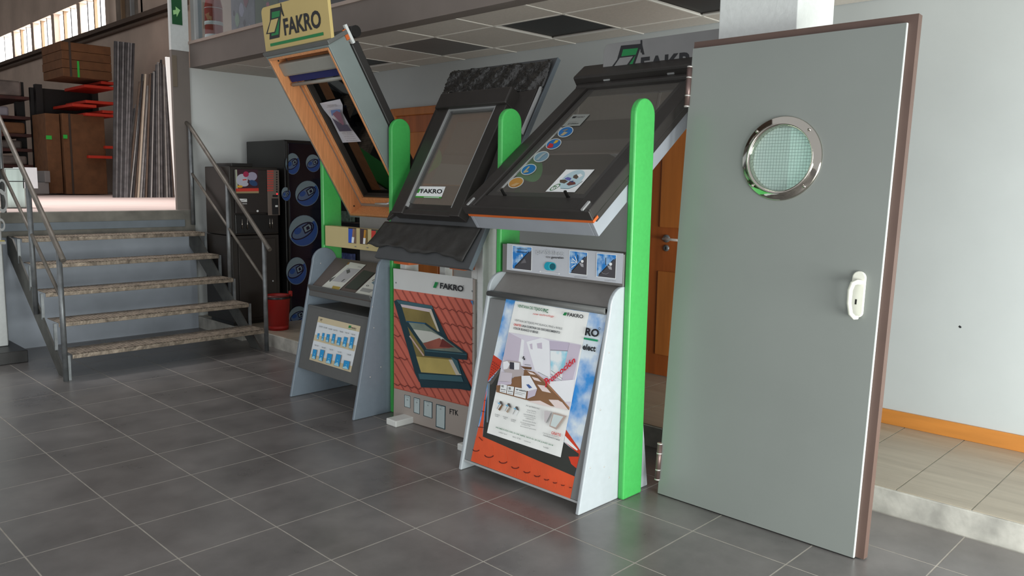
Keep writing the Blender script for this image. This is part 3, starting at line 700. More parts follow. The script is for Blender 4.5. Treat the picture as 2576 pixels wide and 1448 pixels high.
for cx, cy, r in ((160, 725, 34), (300, 785, 46), (450, 850, 42), (580, 908, 38), (705, 958, 33), (815, 1000, 30), (915, 1040, 24), (1005, 1075, 19), (1090, 1102, 17), (1170, 1128, 11)):
    P.path(q2(*[(cx+r*math.cos(a), cy+r*.5*math.sin(a)) for a in [math.pi*(1.0-q/8)+.15 for q in range(9)]]), 2.2, dk)
    P.line(A2(cx+r, cy), A2(cx+r-12, cy-110*r/46), .7, ink('tile_line', (236, 110, 66)))
    P.line(A2(cx, cy+r*.6), A2(cx+6, cy+r*.6+100*r/46), .7, ink('tile_line', (236, 110, 66)))
for (a, b) in (((250, 195), (262, 200)), ((218, 312), (250, 322)), ((178, 482), (245, 490)), ((190, 590), (228, 630))): P.line(A2(*a), A2(*b), 1.6, dk)
for r in range(7):
    for c in range(int(5-r*.5)): P.line(A1(408-r*6+c*22, 925+r*34+c*16), A1(418-r*6+c*22, 931+r*34+c*16), 2, dk)
# logo remnant on the poster right of the paper
P.text('RO', A1(1608, 585), A1(1785, 612), A1(1625, 482), I_blk, .035); P.poly(q1((1598, 612), (1780, 642), (1777, 668), (1594, 636)), ink('bright_green', (16, 150, 100)))
P.text('elect', A1(1578, 770), A1(1745, 800), A1(1590, 690), I_blk, .03)
P.ell(A1(1800, 497), (2.6, .4), (-.2, 3), I_blk, hole=.7)
P.make('poster_print', brd)
# taped promotion paper: own thing
pp = thing('promotion_poster', 'creased white promotion paper taped over the sky poster board', 'poster', (2.33, -1.55, .3))
pq = Pl(pb.p(0, 0, .0045), pb.U, pb.V)
corn = q1((702, 138), (1665, 290))+q2((1065, 808), (275, 545))
m = MB(); n = 14; c4 = [pq.uv(*c) for c in corn]
def bil(s, t):
    a = V3(c4[0]).lerp(V3(c4[1]), s) if False else None
    x = (1-t)*((1-s)*c4[0][0]+s*c4[1][0])+t*((1-s)*c4[3][0]+s*c4[2][0]); y = (1-t)*((1-s)*c4[0][1]+s*c4[1][1])+t*((1-s)*c4[3][1]+s*c4[2][1]); return x, y
for i in range(n):
    for j in range(n):
        m.poly([pq.p(*bil((i+a)/n, (j+b)/n), -.0012+.0008*math.sin(((i+a)*1.3+(j+b)*.7))) for a, b in ((0, 0), (1, 0), (1, 1), (0, 1))], sm=True)
build('paper_sheet', m, M_paper, pp, fix=False)
P = Print(pq, .0008)
wh = ink('room_white', (224, 220, 232)); wh2 = ink('room_shade', (206, 196, 212)); wh3 = ink('room_bright', (244, 246, 250)); fw_ = ink('room_floor', (140, 102, 70), var=.15); fw2 = ink('room_floor_dark', (112, 78, 52))
P.poly(q1((622, 545), (1560, 705), (1480, 1160))+q2((1158, 305), (375, 108))+q1((455, 1320), (540, 905)), wh)
P.poly(q1((622, 548), (785, 632), (745, 940), (540, 900)), wh2)
P.poly(q1((785, 632), (820, 650), (800, 980), (745, 940)), wh3)
P.poly(q1((850, 670), (1050, 615), (1150, 660), (1160, 1160), (960, 1040)), wh3)
P.poly(q1((890, 700), (925, 690), (930, 770), (905, 760)), wh2); P.poly(q1((985, 690), (1050, 680), (1055, 762), (995, 752)), wh2)
P.poly(q1((1150, 655), (1410, 680), (1385, 785), (1160, 775)), ink('blind', (198, 188, 208))); P.line(A1(1160, 775), A1(1386, 787), 1.2, I_grey)
P.poly(q1((1160, 785), (1385, 792), (1340, 1160), (1300, 1180), (1165, 1080)), cloud_mat('print_window_sky', (150, 216, 236), (240, 246, 248), 12, .42, .55))
P.poly(q1((1410, 690), (1555, 712), (1440, 1200), (1330, 1340), (1300, 1180)), wh2)
for a, b in (((1170, 1040), (1320, 1150)), ((1165, 1085), (1310, 1175)), ((1160, 1120), (1300, 1240)), ((1000, 1060), (1130, 1130)), ((1200, 1220), (1285, 1280))): P.line(A1(*a), A1(*b), 1., I_grey)
P.poly(q1((830, 1030), (950, 1060), (1110, 1230), (1330, 1448))+q2((1155, 300), (800, 220), (375, 108))+q1((455, 1320), (460, 1235), (660, 1150)), fw_)
P.poly(q1((770, 985), (920, 1000), (910, 1030), (830, 1025)), fw2)
for pg in (((860, 1050), (930, 1070), (975, 1100), (900, 1090)), ((915, 1120), (1000, 1145), (1045, 1190), (950, 1165)), ((990, 1225), (1090, 1240), (1170, 1335), (1055, 1310)), ((1140, 1420), (1260, 1425), (1300, 1448), (1160, 1448))): P.poly(q1(*pg), ink('sun_patch', (238, 222, 218)))
P.poly(q2((705, 205), (845, 200), (1005, 280), (870, 250)), ink('sun_patch', (238, 222, 218))); P.poly(q2((940, 195), (1080, 215), (1150, 300), (1010, 275)), ink('sun_patch', (238, 222, 218)))
P.poly(q1((960, 1060), (1110, 1230), (1330, 1448))+q2((1155, 300), (1160, 275))+q1((1110, 1190)), ink('skirting', (176, 126, 92)))
P.poly(q1((1110, 1190), (1480, 1160), (1440, 1448), (1350, 1448)), wh3)
P.poly(q1((540, 925), (600, 910), (770, 930), (775, 1000), (820, 1050), (810, 1110), (665, 1130), (560, 1050)), ink('sofa', (188, 178, 178)))
P.poly(q1((545, 930), (600, 918), (635, 960), (600, 1020), (550, 1030)), wh3); P.poly(q1((635, 930), (690, 940), (690, 1030), (628, 1020)), ink('cushion_dark', (60, 60, 70))); P.poly(q1((690, 935), (760, 945), (755, 1030), (690, 1030)), wh3)
P.poly(q1((520, 1060), (665, 1075), (655, 1190), (500, 1180)), ink('armchair', (210, 202, 210))); P.poly(q1((480, 1185), (660, 1190), (650, 1225), (470, 1235)), wh2)
P.poly(q1((785, 1110), (895, 1110), (990, 1280), (870, 1310), (790, 1290)), wh3); P.poly(q1((870, 1310), (990, 1280), (960, 1370), (860, 1410)), wh2)
P.poly(q1((845, 1225), (880, 1220), (925, 1265), (885, 1275)), ink('magazine', (70, 100, 160)))
P.ell(A1(805, 880), (1.8, 0), (0, 2.6), I_grey); P.ell(A1(822, 893), (1.8, 0), (0, 2.4), I_blk); P.ell(A1(812, 866), (1.6, 0), (0, 2), I_blk)
P.line(A1(825, 965), A1(905, 972), 1.2, I_grey)
for pg in (((515, 1215), (600, 1235), (585, 1340), (502, 1318)), ((605, 1238), (690, 1255), (675, 1365), (593, 1342)), ((702, 1258), (855, 1285), (838, 1408), (688, 1370))):
    P.poly(q1(*pg), I_white)
P.text('10', A1(525, 1258), A1(552, 1264), A1(527, 1228), I_blk, .03); P.text('20', A1(615, 1286), A1(645, 1292), A1(618, 1256), I_blk, .03)
P.text('GARANTIA', A1(752, 1305), A1(845, 1325), A1(756, 1285), I_blk, .03); P.text('8', A1(712, 1296), A1(716, 1280), A1(744, 1300), I_blk, .01)
P.text('garantia', A1(518, 1290), A1(578, 1302), A1(520, 1276), I_blk, .03); P.text('garantia', A1(610, 1314), A1(672, 1326), A1(612, 1300), I_blk, .03)
for a, b in (((705, 1318), (830, 1345)), ((703, 1338), (800, 1360)), ((516, 1308), (572, 1320)), ((608, 1334), (664, 1346))): P.line(A1(*a), A1(*b), .8, I_grey)
gd = ink('text_green', (28, 116, 70)); gt = ink('text_grey', (76, 80, 84))
P.text('VENTANA DE TEJADO', A1(733, 230), A1(1058, 284), A1(736, 180), gd, .01); P.text('PVC', A1(1065, 286), A1(1128, 297), A1(1072, 235), gd, .03)
P.text('new technology', A1(930, 322), A1(1208, 358), A1(934, 290), I_red, .005, .3)
P.poly(q1((1345, 285), (1380, 290), (1358, 328), (1322, 322)), I_green); P.text('FAKRO', A1(1380, 335), A1(1585, 366), A1(1386, 288), I_blk, .02)
P.text('VENTANA DE TEJADO PVC BLANCA, PINO o ROBLE', A1(693, 405), A1(1312, 520), A1(697, 372), gt)
P.text('GRATIS', A1(682, 456), A1(776, 472), A1(685, 428), I_red, .03); P.text('UNA CORTINA DE OSCURECIMIENTO', A1(785, 474), A1(1284, 564), A1(789, 446), gt, .03)
P.text('COLOR BLANCO O BEIGE', A1(676, 502), A1(998, 562), A1(680, 474), gt, .03)
# handwritten stroke
P.path(q1((1085, 1150), (1112, 1205), (1098, 1260)), 3.2, I_pred); P.path(q1((1080, 1165), (1108, 1142), (1128, 1160), (1118, 1195), (1095, 1205)), 3, I_pred)
P.text('romoci\u00f3n', A1(1140, 1222), A1(1490, 930), A1(1118, 1152), I_pred, .025, .15)
# lower texts
for n_, x in enumerate(((430, 215), (515, 238), (600, 272))):
    X, Y = x; P.poly(q2((X-15, Y-12), (X+8, Y-5), (X+22, Y+40), (X+2, Y+30), (X-22, Y+10)), ink('profile_grey', (96, 92, 90)))
    P.poly(q2((X+2, Y+30), (X+18, Y+35), (X-15, Y+95), (X-35, Y+80)), (ink('oak', (132, 96, 64)), ink('pine', (176, 158, 140)), I_white)[n_]); P.line(A2(X-18, Y+20), A2(X-45, Y+75), 1.1, I_grey)
    P.poly(q2((X-38, Y+5), (X-12, Y+12), (X-14, Y+28), (X-36, Y+18)), ink('arrow_blue', (120, 190, 230)))
for tx, a, b in (('ACABADO', (360, 350), (412, 364)), ('ROBLE', (364, 368), (398, 378)), ('ACABADO', (446, 375), (498, 390)), ('PINO', (455, 394), (482, 403)), ('ACABADO', (532, 404), (586, 418)), ('BLANCO', (534, 420), (576, 434))):
    P.text(tx, A2(*a), A2(*b), A2(a[0]+2, a[1]-10), gt, .01)
P.text('\u00bfPor qu\u00e9 FAKRO PVC?', A2(692, 262), A2(838, 302), A2(696, 244), gt, .01)
for r, (tx, x0, x1) in enumerate((('ventana 100% PVC', 705, 802), ('herraje de acero', 700, 798), ('sistema ANTIRROBO TM', 668, 792), ('muy buena ventilacion', 672, 796), ('tratamiento UV', 690, 775), ('Garantia hasta 20 a\u00f1os', 660, 800), ('No necesita mantenimiento', 635, 790), ('Calidad Top', 645, 740), ('facil instalacion garantizada', 632, 800))):
    y = 305+r*22; P.text(tx, A2(x0, y), A2(x1, y+(x1-x0)*.24), A2(x0+2, y-13), gt)
P.text('PROMOCI\u00d3N DEL 01 DE ABRIL 2018 AL 30 DE JUNIO 2018', A2(370, 497), A2(982, 692), A2(374, 476), gd, .012)
P.text('FAKRO Spain', A2(402, 548), A2(490, 572), A2(404, 534), gt); P.text('900 21 30 36', A2(550, 594), A2(634, 618), A2(552, 580), gt); P.text('comercial', A2(674, 634), A2(742, 656), A2(676, 622), gt); P.text('Toledo', A2(878, 704), A2(934, 718), A2(880, 688), gt)
P.text('GRATIS', A2(964, 558), A2(1066, 586), A2(968, 528), I_red, .02); P.text('CORTINA OSCURECIMIENTO', A2(874, 552), A2(1050, 600), A2(876, 540), I_grey); P.text('COLOR BLANCO O BEIGE', A2(878, 576), A2(1055, 632), A2(881, 562), gt, .02)
P.poly(q2((892, 305), (970, 325), (905, 440), (890, 420)), ink('pale_grey', (208, 202, 204))); P.line(A2(965, 330), A2(912, 440), 1.2, I_grey)
P.poly(q2((985, 325), (1130, 365), (1022, 512), (945, 475)), ink('frame_tan', (190, 170, 160))); P.poly(q2((990, 345), (1095, 372), (1012, 488), (955, 468)), ink('frame_sky', (214, 226, 226)))
P.make('printed_content', pp)

# ---- roof window C (on the right stand)
ang = math.radians(37.2)
pC = Pl((2.262, -1.268, 1.330), (0, -1, 0), (math.cos(ang), 0, math.sin(ang)))
wW = .76; hW = 1.10
rwC = thing('roof_window', 'black clad roof window with mesh blind and round picture stickers on the right stand', 'roof window', (2.6, -1.65, 1.3))
def frame_box(name, pl, w, h, t, n0, n1, m, parent, bevel=.003):
    mb = MB(); pl.box(mb, 0, t, 0, h, n0, n1); pl.box(mb, w-t, w, 0, h, n0, n1); pl.box(mb, t, w-t, 0, t, n0, n1); pl.box(mb, t, w-t, h-t, h, n0, n1)
    return build(name, mb, m, parent, bevel)
pC2 = Pl(pC.p(0, -.024), pC.U, pC.V)
frame_box('frame_box', pC2, wW, hW, .022, -.128, -.050, mat('light_grey_casing', (150, 155, 162), .45, var=.05), rwC)
build('wood_edge', pC.box(MB(), -.002, wW+.010, -.029, .01, -.0505, -.0385), M_orange, rwC)
build('side_clad_skirt', pC.box(pC.box(MB(), wW-.004, wW+.006, -.005, hW, -.062, -.035), -.006, .004, -.005, hW, -.062, -.035), M_black, rwC)
# black cladding
build('side_cladding', pC.box(MB(), -.018, .062, -.02, hW, -.035, .012), M_black, rwC, bevel=.005)
build('side_cladding', pC.box(MB(), wW-.075, wW+.008, -.02, hW, -.035, .012), M_black, rwC, bevel=.005)
build('bottom_cladding', MB() and pC.box(pC.box(MB(), .05, wW-.07, -.016, .07, -.035, .004), -.02, wW+.01, -.03, -.016, -.038, .010), M_black, rwC, bevel=.004)
build('sash_bar', pC.box(pC.box(pC.box(MB(), .064, .105, .05, hW-.03, -.02, -.004), wW-.115, wW-.077, .05, hW-.03, -.02, -.004), .064, wW-.077, .055, .105, -.02, -.002), mat('sash_grey', (66, 64, 62), .4), rwC, bevel=.003)
build('glass_pane', pC.box(MB(), .10, wW-.11, .10, hW-.03, -.014, -.008), M_glassC, rwC)
def mesh_mat():
    m = mat('grey_blind_mesh', (112, 108, 103), .8, var=.05, scale=5)
    return m
build('mesh_blind', pC.box(MB(), .09, wW-.1, .30, hW-.03, -.035, -.033), mesh_mat(), rwC)
build('blind_bar', pC.box(MB(), .09, wW-.1, .288, .302, -.038, -.028), M_dkgrey, rwC)
build('silver_corner', MB() and pC.box(pC.box(MB(), .02, .03, -.025, .03, .012, .018), wW-.03, wW-.018, -.028, .03, .012, .02), M_alu, rwC)
# top cover box
tc_ = build('top_cover', pC.box(pC.box(MB(), -.045, wW+.03, hW-.05, hW+.075, -.02, .058), -.02, wW+.01, hW-.09, hW-.05, -.03, .02), M_black, rwC, bevel=.012)
build('cover_slots', pC.box(pC.box(MB(), .16, .20, hW-.055, hW-.049, .02, .028), .56, .60, hW-.055, hW-.049, .02, .028), M_alu, tc_)
for X_, Y_ in ((1271, 494), (1430, 499)):
    u_, v_ = pC.uv(X_, Y_, -.006)
    build('bracket_clip', pC.box(pC.box(MB(), u_-.006, u_+.006, v_-.004, v_+.004, -.01, .036), u_-.008, u_+.008, v_-.014, v_+.006, -.012, .002), M_blk, rwC)
pg_ = Pl(pC.p(0, 0, -.0078), pC.U, pC.V)
ZS = zoom(1240, 260, 5.57); P = Print(pg_, .0004, ZS)
P.poly([(115, 1180), (125, 1165), (950, 335), (975, 335), (150, 1182)], ink('strip_white', (176, 178, 176)))
for a, b in (((330, 985), (400, 915)), ((610, 700), (690, 620)), ((860, 440), (930, 370)), ((480, 830), (590, 725))): P.line(a, b, 7, I_grey)
SB = ink('sticker_blue', (26, 108, 176)); SG = ink('sticker_grey', (120, 150, 168)); SO = ink('sticker_ochre', (190, 136, 62)); ST = ink('sticker_tan', (178, 164, 130))
for c, m_ in (((322, 1108), SO), ((500, 924), SB), ((678, 746), SG), ((850, 568), SB), ((1017, 398), SB)):
    P.ell(c, (104, -50), (38, 60), ink('sticker_rim', (196, 200, 198)), 32); P.ell(c, (92, -44), (33, 51), m_, 32)
P.poly([(425, 960), (500, 880), (520, 885), (470, 945), (500, 940), (495, 960), (430, 975)], ST)
P.poly([(755, 615), (800, 555), (850, 570), (840, 612), (780, 628)], ink('sticker_red', (190, 40, 46))); P.poly([(845, 560), (880, 512), (925, 515), (900, 545), (870, 560)], ink('sticker_yellow', (214, 170, 50)))
P.poly([(935, 450), (1000, 395), (1050, 405), (985, 450)], ST); P.poly([(970, 380), (1030, 355), (1060, 360), (1010, 395)], I_grey)
P.poly([(600, 790), (700, 700), (760, 690), (690, 740), (640, 795)], ink('sticker_lightgrey', (160, 172, 176)))
P.poly([(240, 1150), (330, 1110), (380, 1120), (300, 1165)], ink('sticker_sand', (196, 160, 110)))
P.poly([(1125, 155), (1360, 150), (1215, 312), (965, 322)], ink('label_grey', (148, 152, 148)))
P.text('FAKRO', (1160, 205), (1270, 200), (1185, 180), I_blk, .01); P.poly([(1125, 182), (1180, 178), (1150, 205), (1105, 207)], I_blk); P.text('preSelect', (1045, 298), (1190, 292), (1062, 275), I_blk, .02)
P.line((1060, 264), (1180, 256), 4, I_grey)
P.poly([(1025, 925), (1425, 925), (1145, 1243), (735, 1235)], I_white)
pale = ink('sticker_pale', (188, 214, 222)); P.ell((1110, 1065), (165, -115), (70, 70), pale, 32)
P.path([(945, 1190), (1060, 1195), (1170, 1150), (1255, 1088)], 7, ink('sticker_teal', (84, 120, 132)))
P.poly([(1130, 1010), (1170, 990), (1200, 1030), (1170, 1060), (1120, 1040)], ink('brown_pic', (92, 78, 66))); P.poly([(1180, 1000), (1230, 980), (1260, 1010), (1210, 1040)], I_white)
P.poly([(940, 1070), (1010, 1065), (1050, 1090), (1000, 1120), (935, 1105)], ink('brown_pic', (92, 78, 66))); P.poly([(1000, 1050), (1050, 1030), (1100, 1045), (1080, 1080), (1040, 1075)], ink('violet_pic', (104, 104, 176)))
P.poly([(1030, 1130), (1080, 1090), (1150, 1100), (1160, 1130), (1060, 1150)], ink('brown_red_pic', (110, 60, 56))); P.poly([(1070, 1090), (1130, 1080), (1120, 1110)], ink('navy_pic', (52, 62, 110)))
P.ell((870, 1172), (70, -26), (-26, 40), ink('leaf_green', (50, 120, 60)), hole=.82); P.text('TT', (830, 1195), (880, 1195), (850, 1155), ink('leaf_green', (50, 120, 60)), .02)
P.make('sticker_print', rwC)

def sign(pl, w, h, mface, label, parent_loc, t=.02, lt='FAKRO'):
    s = thing('sign_board', label, 'sign', parent_loc)
    r = .035; pts = []
    for cx, cy, a0 in ((w-r, r, -90), (w-r, h-r, 0), (r, h-r, 90), (r, r, 180)):
        for q in range(7): a = math.radians(a0+q*15); pts.append((cx+r*math.cos(a), cy+r*math.sin(a)))
    build('board', MB().prism([pl.p(u, v, -t) for u, v in pts], pl.N*t), mface, s, bevel=.002)
    return s
def logo(pl, w, h, s, bgm):
    # logo drawn in board units (from the beige sign seen square on)
    P = Print(pl, .0006)
    def U(*p): return [(x*w, y*h) for x, y in p]
    P.polyuv(U((.155, .935), (.335, .92), (.25, .325), (.085, .325)), I_blk)
    P.polyuv(U((.175, .86), (.305, .85), (.24, .39), (.125, .39)), I_green)
    P.polyuv(U((.145, .735), (.29, .735), (.19, .43), (.04, .45)), I_blk)
    P.polyuv(U((.15, .71), (.265, .71), (.18, .46), (.07, .465)), bgm)
    P.polyuv(U((.322, .985), (.336, .985), (.345, .76), (.328, .76)), I_blk); P.polyuv(U((.305, .915), (.335, .93), (.362, .72), (.345, .72)), I_blk)
    P.k += 1; vs, fs = glyphs('FAKRO', .03); i = len(P.mb.v); k = P.mb.mi(I_blk)
    P.mb.v += [pl.p(w*(.335+.55*x), h*(.33+.345*y), .0018) for x, y in vs]
    for f in fs: P.mb.f.append([i+j for j in f]); P.mb.m.append(k); P.mb.sm.append(False)
    P.polyuv(U((.09, .18), (.90, .18), (.90, .24), (.09, .24)), I_green)
    P.make('printed_logo', s)
a = math.radians(84)
pSC = Pl((3.12, -1.385, 1.898), (0, -1, 0), (.04, 0, 1))
mS = mat('sign_grey', (134, 134, 134), .45)
sg = sign(pSC, .74, .28, mS, 'grey rounded sign with green and black logo behind the right roof window', (3.1, -1.6, 2.0))
logo(pSC, .74, .28, sg, mS)

# ---- left stand
sA = thing('display_stand', 'left display stand with green posts, dark grey sides and brochure tray', 'display stand', (2.6, .18, 0))
post(sA, 2.592, 2.737, -.222, -.19, 1.808); post(sA, 2.592, 2.737, .535, .567, 1.808)
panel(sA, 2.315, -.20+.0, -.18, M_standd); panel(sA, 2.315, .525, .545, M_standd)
for yy, x, z in ((-.2005, 2.46, .68), (-.2005, 2.47, .55), (-.2005, 2.44, .25), (.5245, 2.56, .88), (-.2005, 2.52, .30)):
    build('screw', MB().lathe((x, yy, z), (0, -1, 0), [(.004, 0), (.003, .002), (0, .002)], 8), M_ring, sA)
YL, YR = .523, -.178
pa = Pl((2.332, YL, 0), (0, -1, 0), (.207, 0, 1))
ab = build('size_chart_board', pa.box(MB(), 0, YL-YR, .20, .625, -.02, 0), M_dkgrey, sA, bevel=.003)
build('box_top', bx(2.455, 2.72, YR, YL, .590, .604), M_dkgrey, sA)
build('tray', MB().hexa([(2.475, YR, .700), (2.69, YR, .90), (2.69, YL, .90), (2.475, YL, .700), (2.465, YR, .712), (2.68, YR, .912), (2.68, YL, .912), (2.465, YL, .712)]), mat('tray_brown_grey', (98, 88, 82), .5), sA)
build('tray_lip', MB().prism([(2.452, YL, .745), (2.46, YL, .748), (2.487, YL, .705), (2.478, YL, .668), (2.465, YL, .672), (2.470, YL, .705)], (0, YR-YL, 0)), M_dkgrey, sA, bevel=.003)
build('back_panel', bx(2.742, 2.752, -.19, .33, .60, 1.20), M_midgrey, sA)
hA = build('cream_header', bx(2.582, 2.64, YR-.02, .50, 1.0, 1.135), M_cream, sA, bevel=.003)
pHA = Pl((2.582, 0, 0), (0, -1, 0), (0, 0, 1)); ZA = zoom(820, 470, 5.855)
P = Print(pHA, .0007, ZA)
for (x0, x1, y0, cs) in ((330, 445, 595, ((40, 88, 196), (150, 112, 92), (120, 96, 78))), (500, 612, 610, ((64, 40, 44), (200, 140, 40), (122, 98, 46))), (668, 790, 622, ((206, 52, 40), (60, 110, 64), (206, 52, 40)))):
    w = x1-x0
    P.poly([(x0, y0), (x1, y0+12), (x1, y0+238), (x0, y0+228)], ink('pic_dark', (64, 50, 50)))
    P.poly([(x0, y0+20), (x0+w*.55, y0+25), (x0+w*.4, y0+228), (x0, y0+222)], ink('p%d' % cs[0][0], cs[0])); P.poly([(x0+w*.55, y0+20), (x0+w*.8, y0+22), (x0+w*.65, y0+230), (x0+w*.42, y0+228)], ink('q%d' % cs[1][0], cs[1]))
    P.poly([(x0+w*.8, y0+22), (x1, y0+26), (x1, y0+232), (x0+w*.68, y0+230)], ink('r%d' % cs[2][0], cs[2])); P.poly([(x0+w*.45, y0+140), (x0+w*.75, y0+145), (x0+w*.68, y0+230), (x0+w*.4, y0+226)], I_white)
P.line((420, 876), (445, 878), 12, I_grey); P.line((595, 892), (620, 894), 12, I_grey)
P.make('header_pictures', hA)
# size chart
ZT_ = zoom(760, 780, 8.045)
ch = thing('size_chart', 'white and beige window size chart with blue window pictures on the left stand', 'poster', (2.41, .2, .3))
pch = Pl(pa.p(0, 0, .001), pa.U, pa.V)
be = ink('chart_beige', (208, 194, 160)); bw = ink('chart_white', (222, 228, 232)); wb_ = ink('chart_blue', (30, 150, 214)); wl = ink('chart_sky', (160, 214, 234)); 
m = MB(); cc = [(335, 122), (1185, 325), (985, 1255), (145, 995)]
m.hexa([pch.px(*ZT_(*c), -.0008) for c in cc]+[pch.px(*ZT_(*c), .0) for c in cc]); build('chart_sheet', m, bw, ch, fix=False)
P = Print(pch, .0004, ZT_)
P.poly([(335, 122), (1185, 325), (1158, 440), (308, 235)], be); P.poly([(262, 488), (1090, 712), (1058, 832), (232, 605)], be); P.poly([(172, 880), (1010, 1130), (985, 1255), (145, 995)], be)
P.text('FT', (365, 218), (405, 228), (372, 170), I_blk, .02); P.text('FAKRO', (985, 365), (1090, 390), (992, 335), I_blk, .03); P.poly([(950, 305), (1000, 315), (975, 362), (932, 352)], I_green); P.line((930, 378), (1090, 405), 5, I_green)
W7 = [((315, 462), (358, 468), (328, 595), (290, 585)), ((412, 455), (460, 465), (425, 620), (385, 608)), ((500, 478), (563, 487), (535, 650), (474, 636)), ((620, 473), (680, 485), (645, 680), (583, 664)), ((720, 540), (796, 550), (762, 714), (690, 700)), ((850, 535), (926, 550), (882, 748), (810, 728)), ((980, 533), (1060, 548), (1012, 782), (940, 765)),
      ((222, 785), (306, 800), (265, 992), (192, 975)), ((370, 790), (460, 808), (405, 1032), (330, 1012)), ((512, 870), (617, 890), (575, 1085), (474, 1065)), ((692, 880), (798, 905), (745, 1142), (640, 1115)), ((848, 1008), (973, 1035), (938, 1203), (815, 1175))]
for n_, wq in enumerate(W7):
    P.poly(wq, I_grey); c = (sum(a[0] for a in wq)/4, sum(a[1] for a in wq)/4)
    P.poly([(c[0]+(a[0]-c[0])*.88, c[1]+(a[1]-c[1])*.96) for a in wq], wb_)
    P.poly([((c[0]*.1+wq[3][0]*.9), wq[3][1]-4), (wq[2][0]-6, wq[2][1]-4), (c[0], c[1]+.35*(wq[3][1]-c[1])), (wq[3][0]+4, wq[3][1]-30)], wl); P.ell((c[0], c[1]), (9, 0), (0, 9), wl)
for tx, x, y in (('55x78', 340, 335), ('55x98', 432, 358), ('66x98', 532, 385), ('66x118', 630, 408), ('78x98', 755, 440), ('78x118', 868, 465), ('78x140', 992, 497), ('94x118', 248, 718), ('94x140', 392, 762), ('114x118', 545, 802), ('114x140', 710, 850), ('134x98', 905, 905)):
    P.text(tx, (x, y), (x+68+8*(len(tx) > 5), y+16), (x+5, y-28), I_grey, .01)
P.make('chart_print', ch)
# brochures in the tray
ptr = Pl((2.465, YL, .712), (0, -1, 0), (.215, 0, .20)); ZB = zoom(770, 600, 7.24)
def sheet(label, quad, name='brochure'):
    t = thing(name, label, 'brochure', tuple(ptr.px(*ZB(*quad[0]))), group='brochures in the tray')
    m = MB().hexa([ptr.px(*ZB(*c), .0005) for c in quad]+[ptr.px(*ZB(*c), .005) for c in quad]); build('cover', m, mat('brochure_paper', (206, 208, 198), .35, var=.05), t, fix=True)
    return t
b1 = sheet('open pale brochure with grey house picture at the left of the tray', [(800, 425), (1090, 475), (600, 935), (285, 870)])
P = Print(ptr, .0056, ZB); gp = ink('brochure_grey', (150, 152, 148)); gp2 = ink('brochure_dark', (92, 94, 90)); gpb = ink('brochure_blue', (108, 132, 140))
P.poly([(760, 530), (985, 560), (700, 800), (470, 770)], ink('brochure_lilac', (172, 172, 172))); P.poly([(795, 555), (805, 610), (745, 640), (730, 575)], gp2); P.poly([(545, 685), (440, 780), (420, 780), (430, 735)], gp2); P.poly([(720, 735), (650, 785), (640, 775), (690, 735)], gp2)
P.poly([(490, 855), (630, 880), (595, 930), (465, 905)], ink('brochure_gold', (170, 148, 70))); P.poly([(770, 430), (800, 432), (760, 475), (745, 470)], ink('brochure_ochre', (150, 110, 60)))
P.line((940, 510), (1010, 520), 8, gp); P.make('cover_print', b1)
b2 = sheet('pale brochure with blue-grey diagram at the right of the tray', [(1395, 510), (1470, 525), (1385, 880), (1240, 1068), (885, 995), (1110, 780)][0:1]+[(1475, 520), (1240, 1068), (885, 995)])
P = Print(ptr, .0056, ZB)
P.poly([(1250, 760), (1310, 715), (1400, 770), (1390, 850), (1260, 860), (1190, 800)], gpb); P.path([(1200, 765), (1310, 710), (1400, 760)], 12, gp2)
P.poly([(1030, 890), (1240, 930), (1150, 985), (975, 950)], gp); P.ell((1118, 855), (25, 0), (0, 14), gp2, hole=.6); P.line((1215, 985), (1290, 998), 12, gp)
P.make('cover_print', b2)
b3 = sheet('dark green brochure lying between the two pale ones', [(1050, 570), (1250, 620), (920, 930), (700, 890)])
b3.children[0].data.materials[0] = mat('brochure_darkgreen', (62, 68, 60), .4)

# ---- roof window A, seen from inside (leaning the other way)
P0 = V3((2.197, .53, 2.185)); P1 = V3((2.803, .53, 1.185)); dv = (P0-P1)
LA = dv.length; pA = Pl(P1, (0, -1, 0), dv)     # v = 0 bottom, LA top; N faces the room
rwA = thing('roof_window', 'pine roof window seen from its wooden inside, tilted towards the room on the left stand', 'roof window', (2.5, .18, 1.2))
wA = .70
frame_box('outer_casing', pA, wA, LA, .014, -.135, 0, M_teal, rwA)
frame_box('wood_frame', Pl(pA.p(.014, .014), pA.U, pA.V), wA-.028, LA-.028, .016, -.118, .002, M_pine, rwA)
frame_box('gasket', Pl(pA.p(.030, .030), pA.U, pA.V), wA-.06, LA-.06, .026, -.118, -.100, M_gasket, rwA)
frame_box('wood_sash', Pl(pA.p(.056, .056), pA.U, pA.V), wA-.112, LA-.112, .040, -.125, -.094, M_pine, rwA)
frame_box('inner_reveal', Pl(pA.p(.096, .096), pA.U, pA.V), wA-.192, LA-.192, .012, -.19, -.11, M_dark, rwA)
build('glass_pane', pA.box(MB(), .10, wA-.10, .10, LA-.10, -.155, -.150), M_glassA, rwA)
build('outer_shade', pA.box(MB(), .10, wA-.10, .10, LA-.10, -.215, -.210), mat('dark_outer_blind', (40, 42, 40), .6, var=.3), rwA)
build('black_back_cladding', pA.box(pA.box(MB(), -.01, .03, .05, LA-.1, -.20, -.137), wA-.03, wA+.012, .03, LA-.06, -.19, -.136), mat('black_back', (40, 38, 37), .5), rwA, bevel=.006)
build('top_cladding', MB() and pA.box(MB(), -.02, wA+.01, LA, LA+.025, -.15, -.0), mat('casing_edge', (96, 98, 96), .5), rwA, bevel=.004)
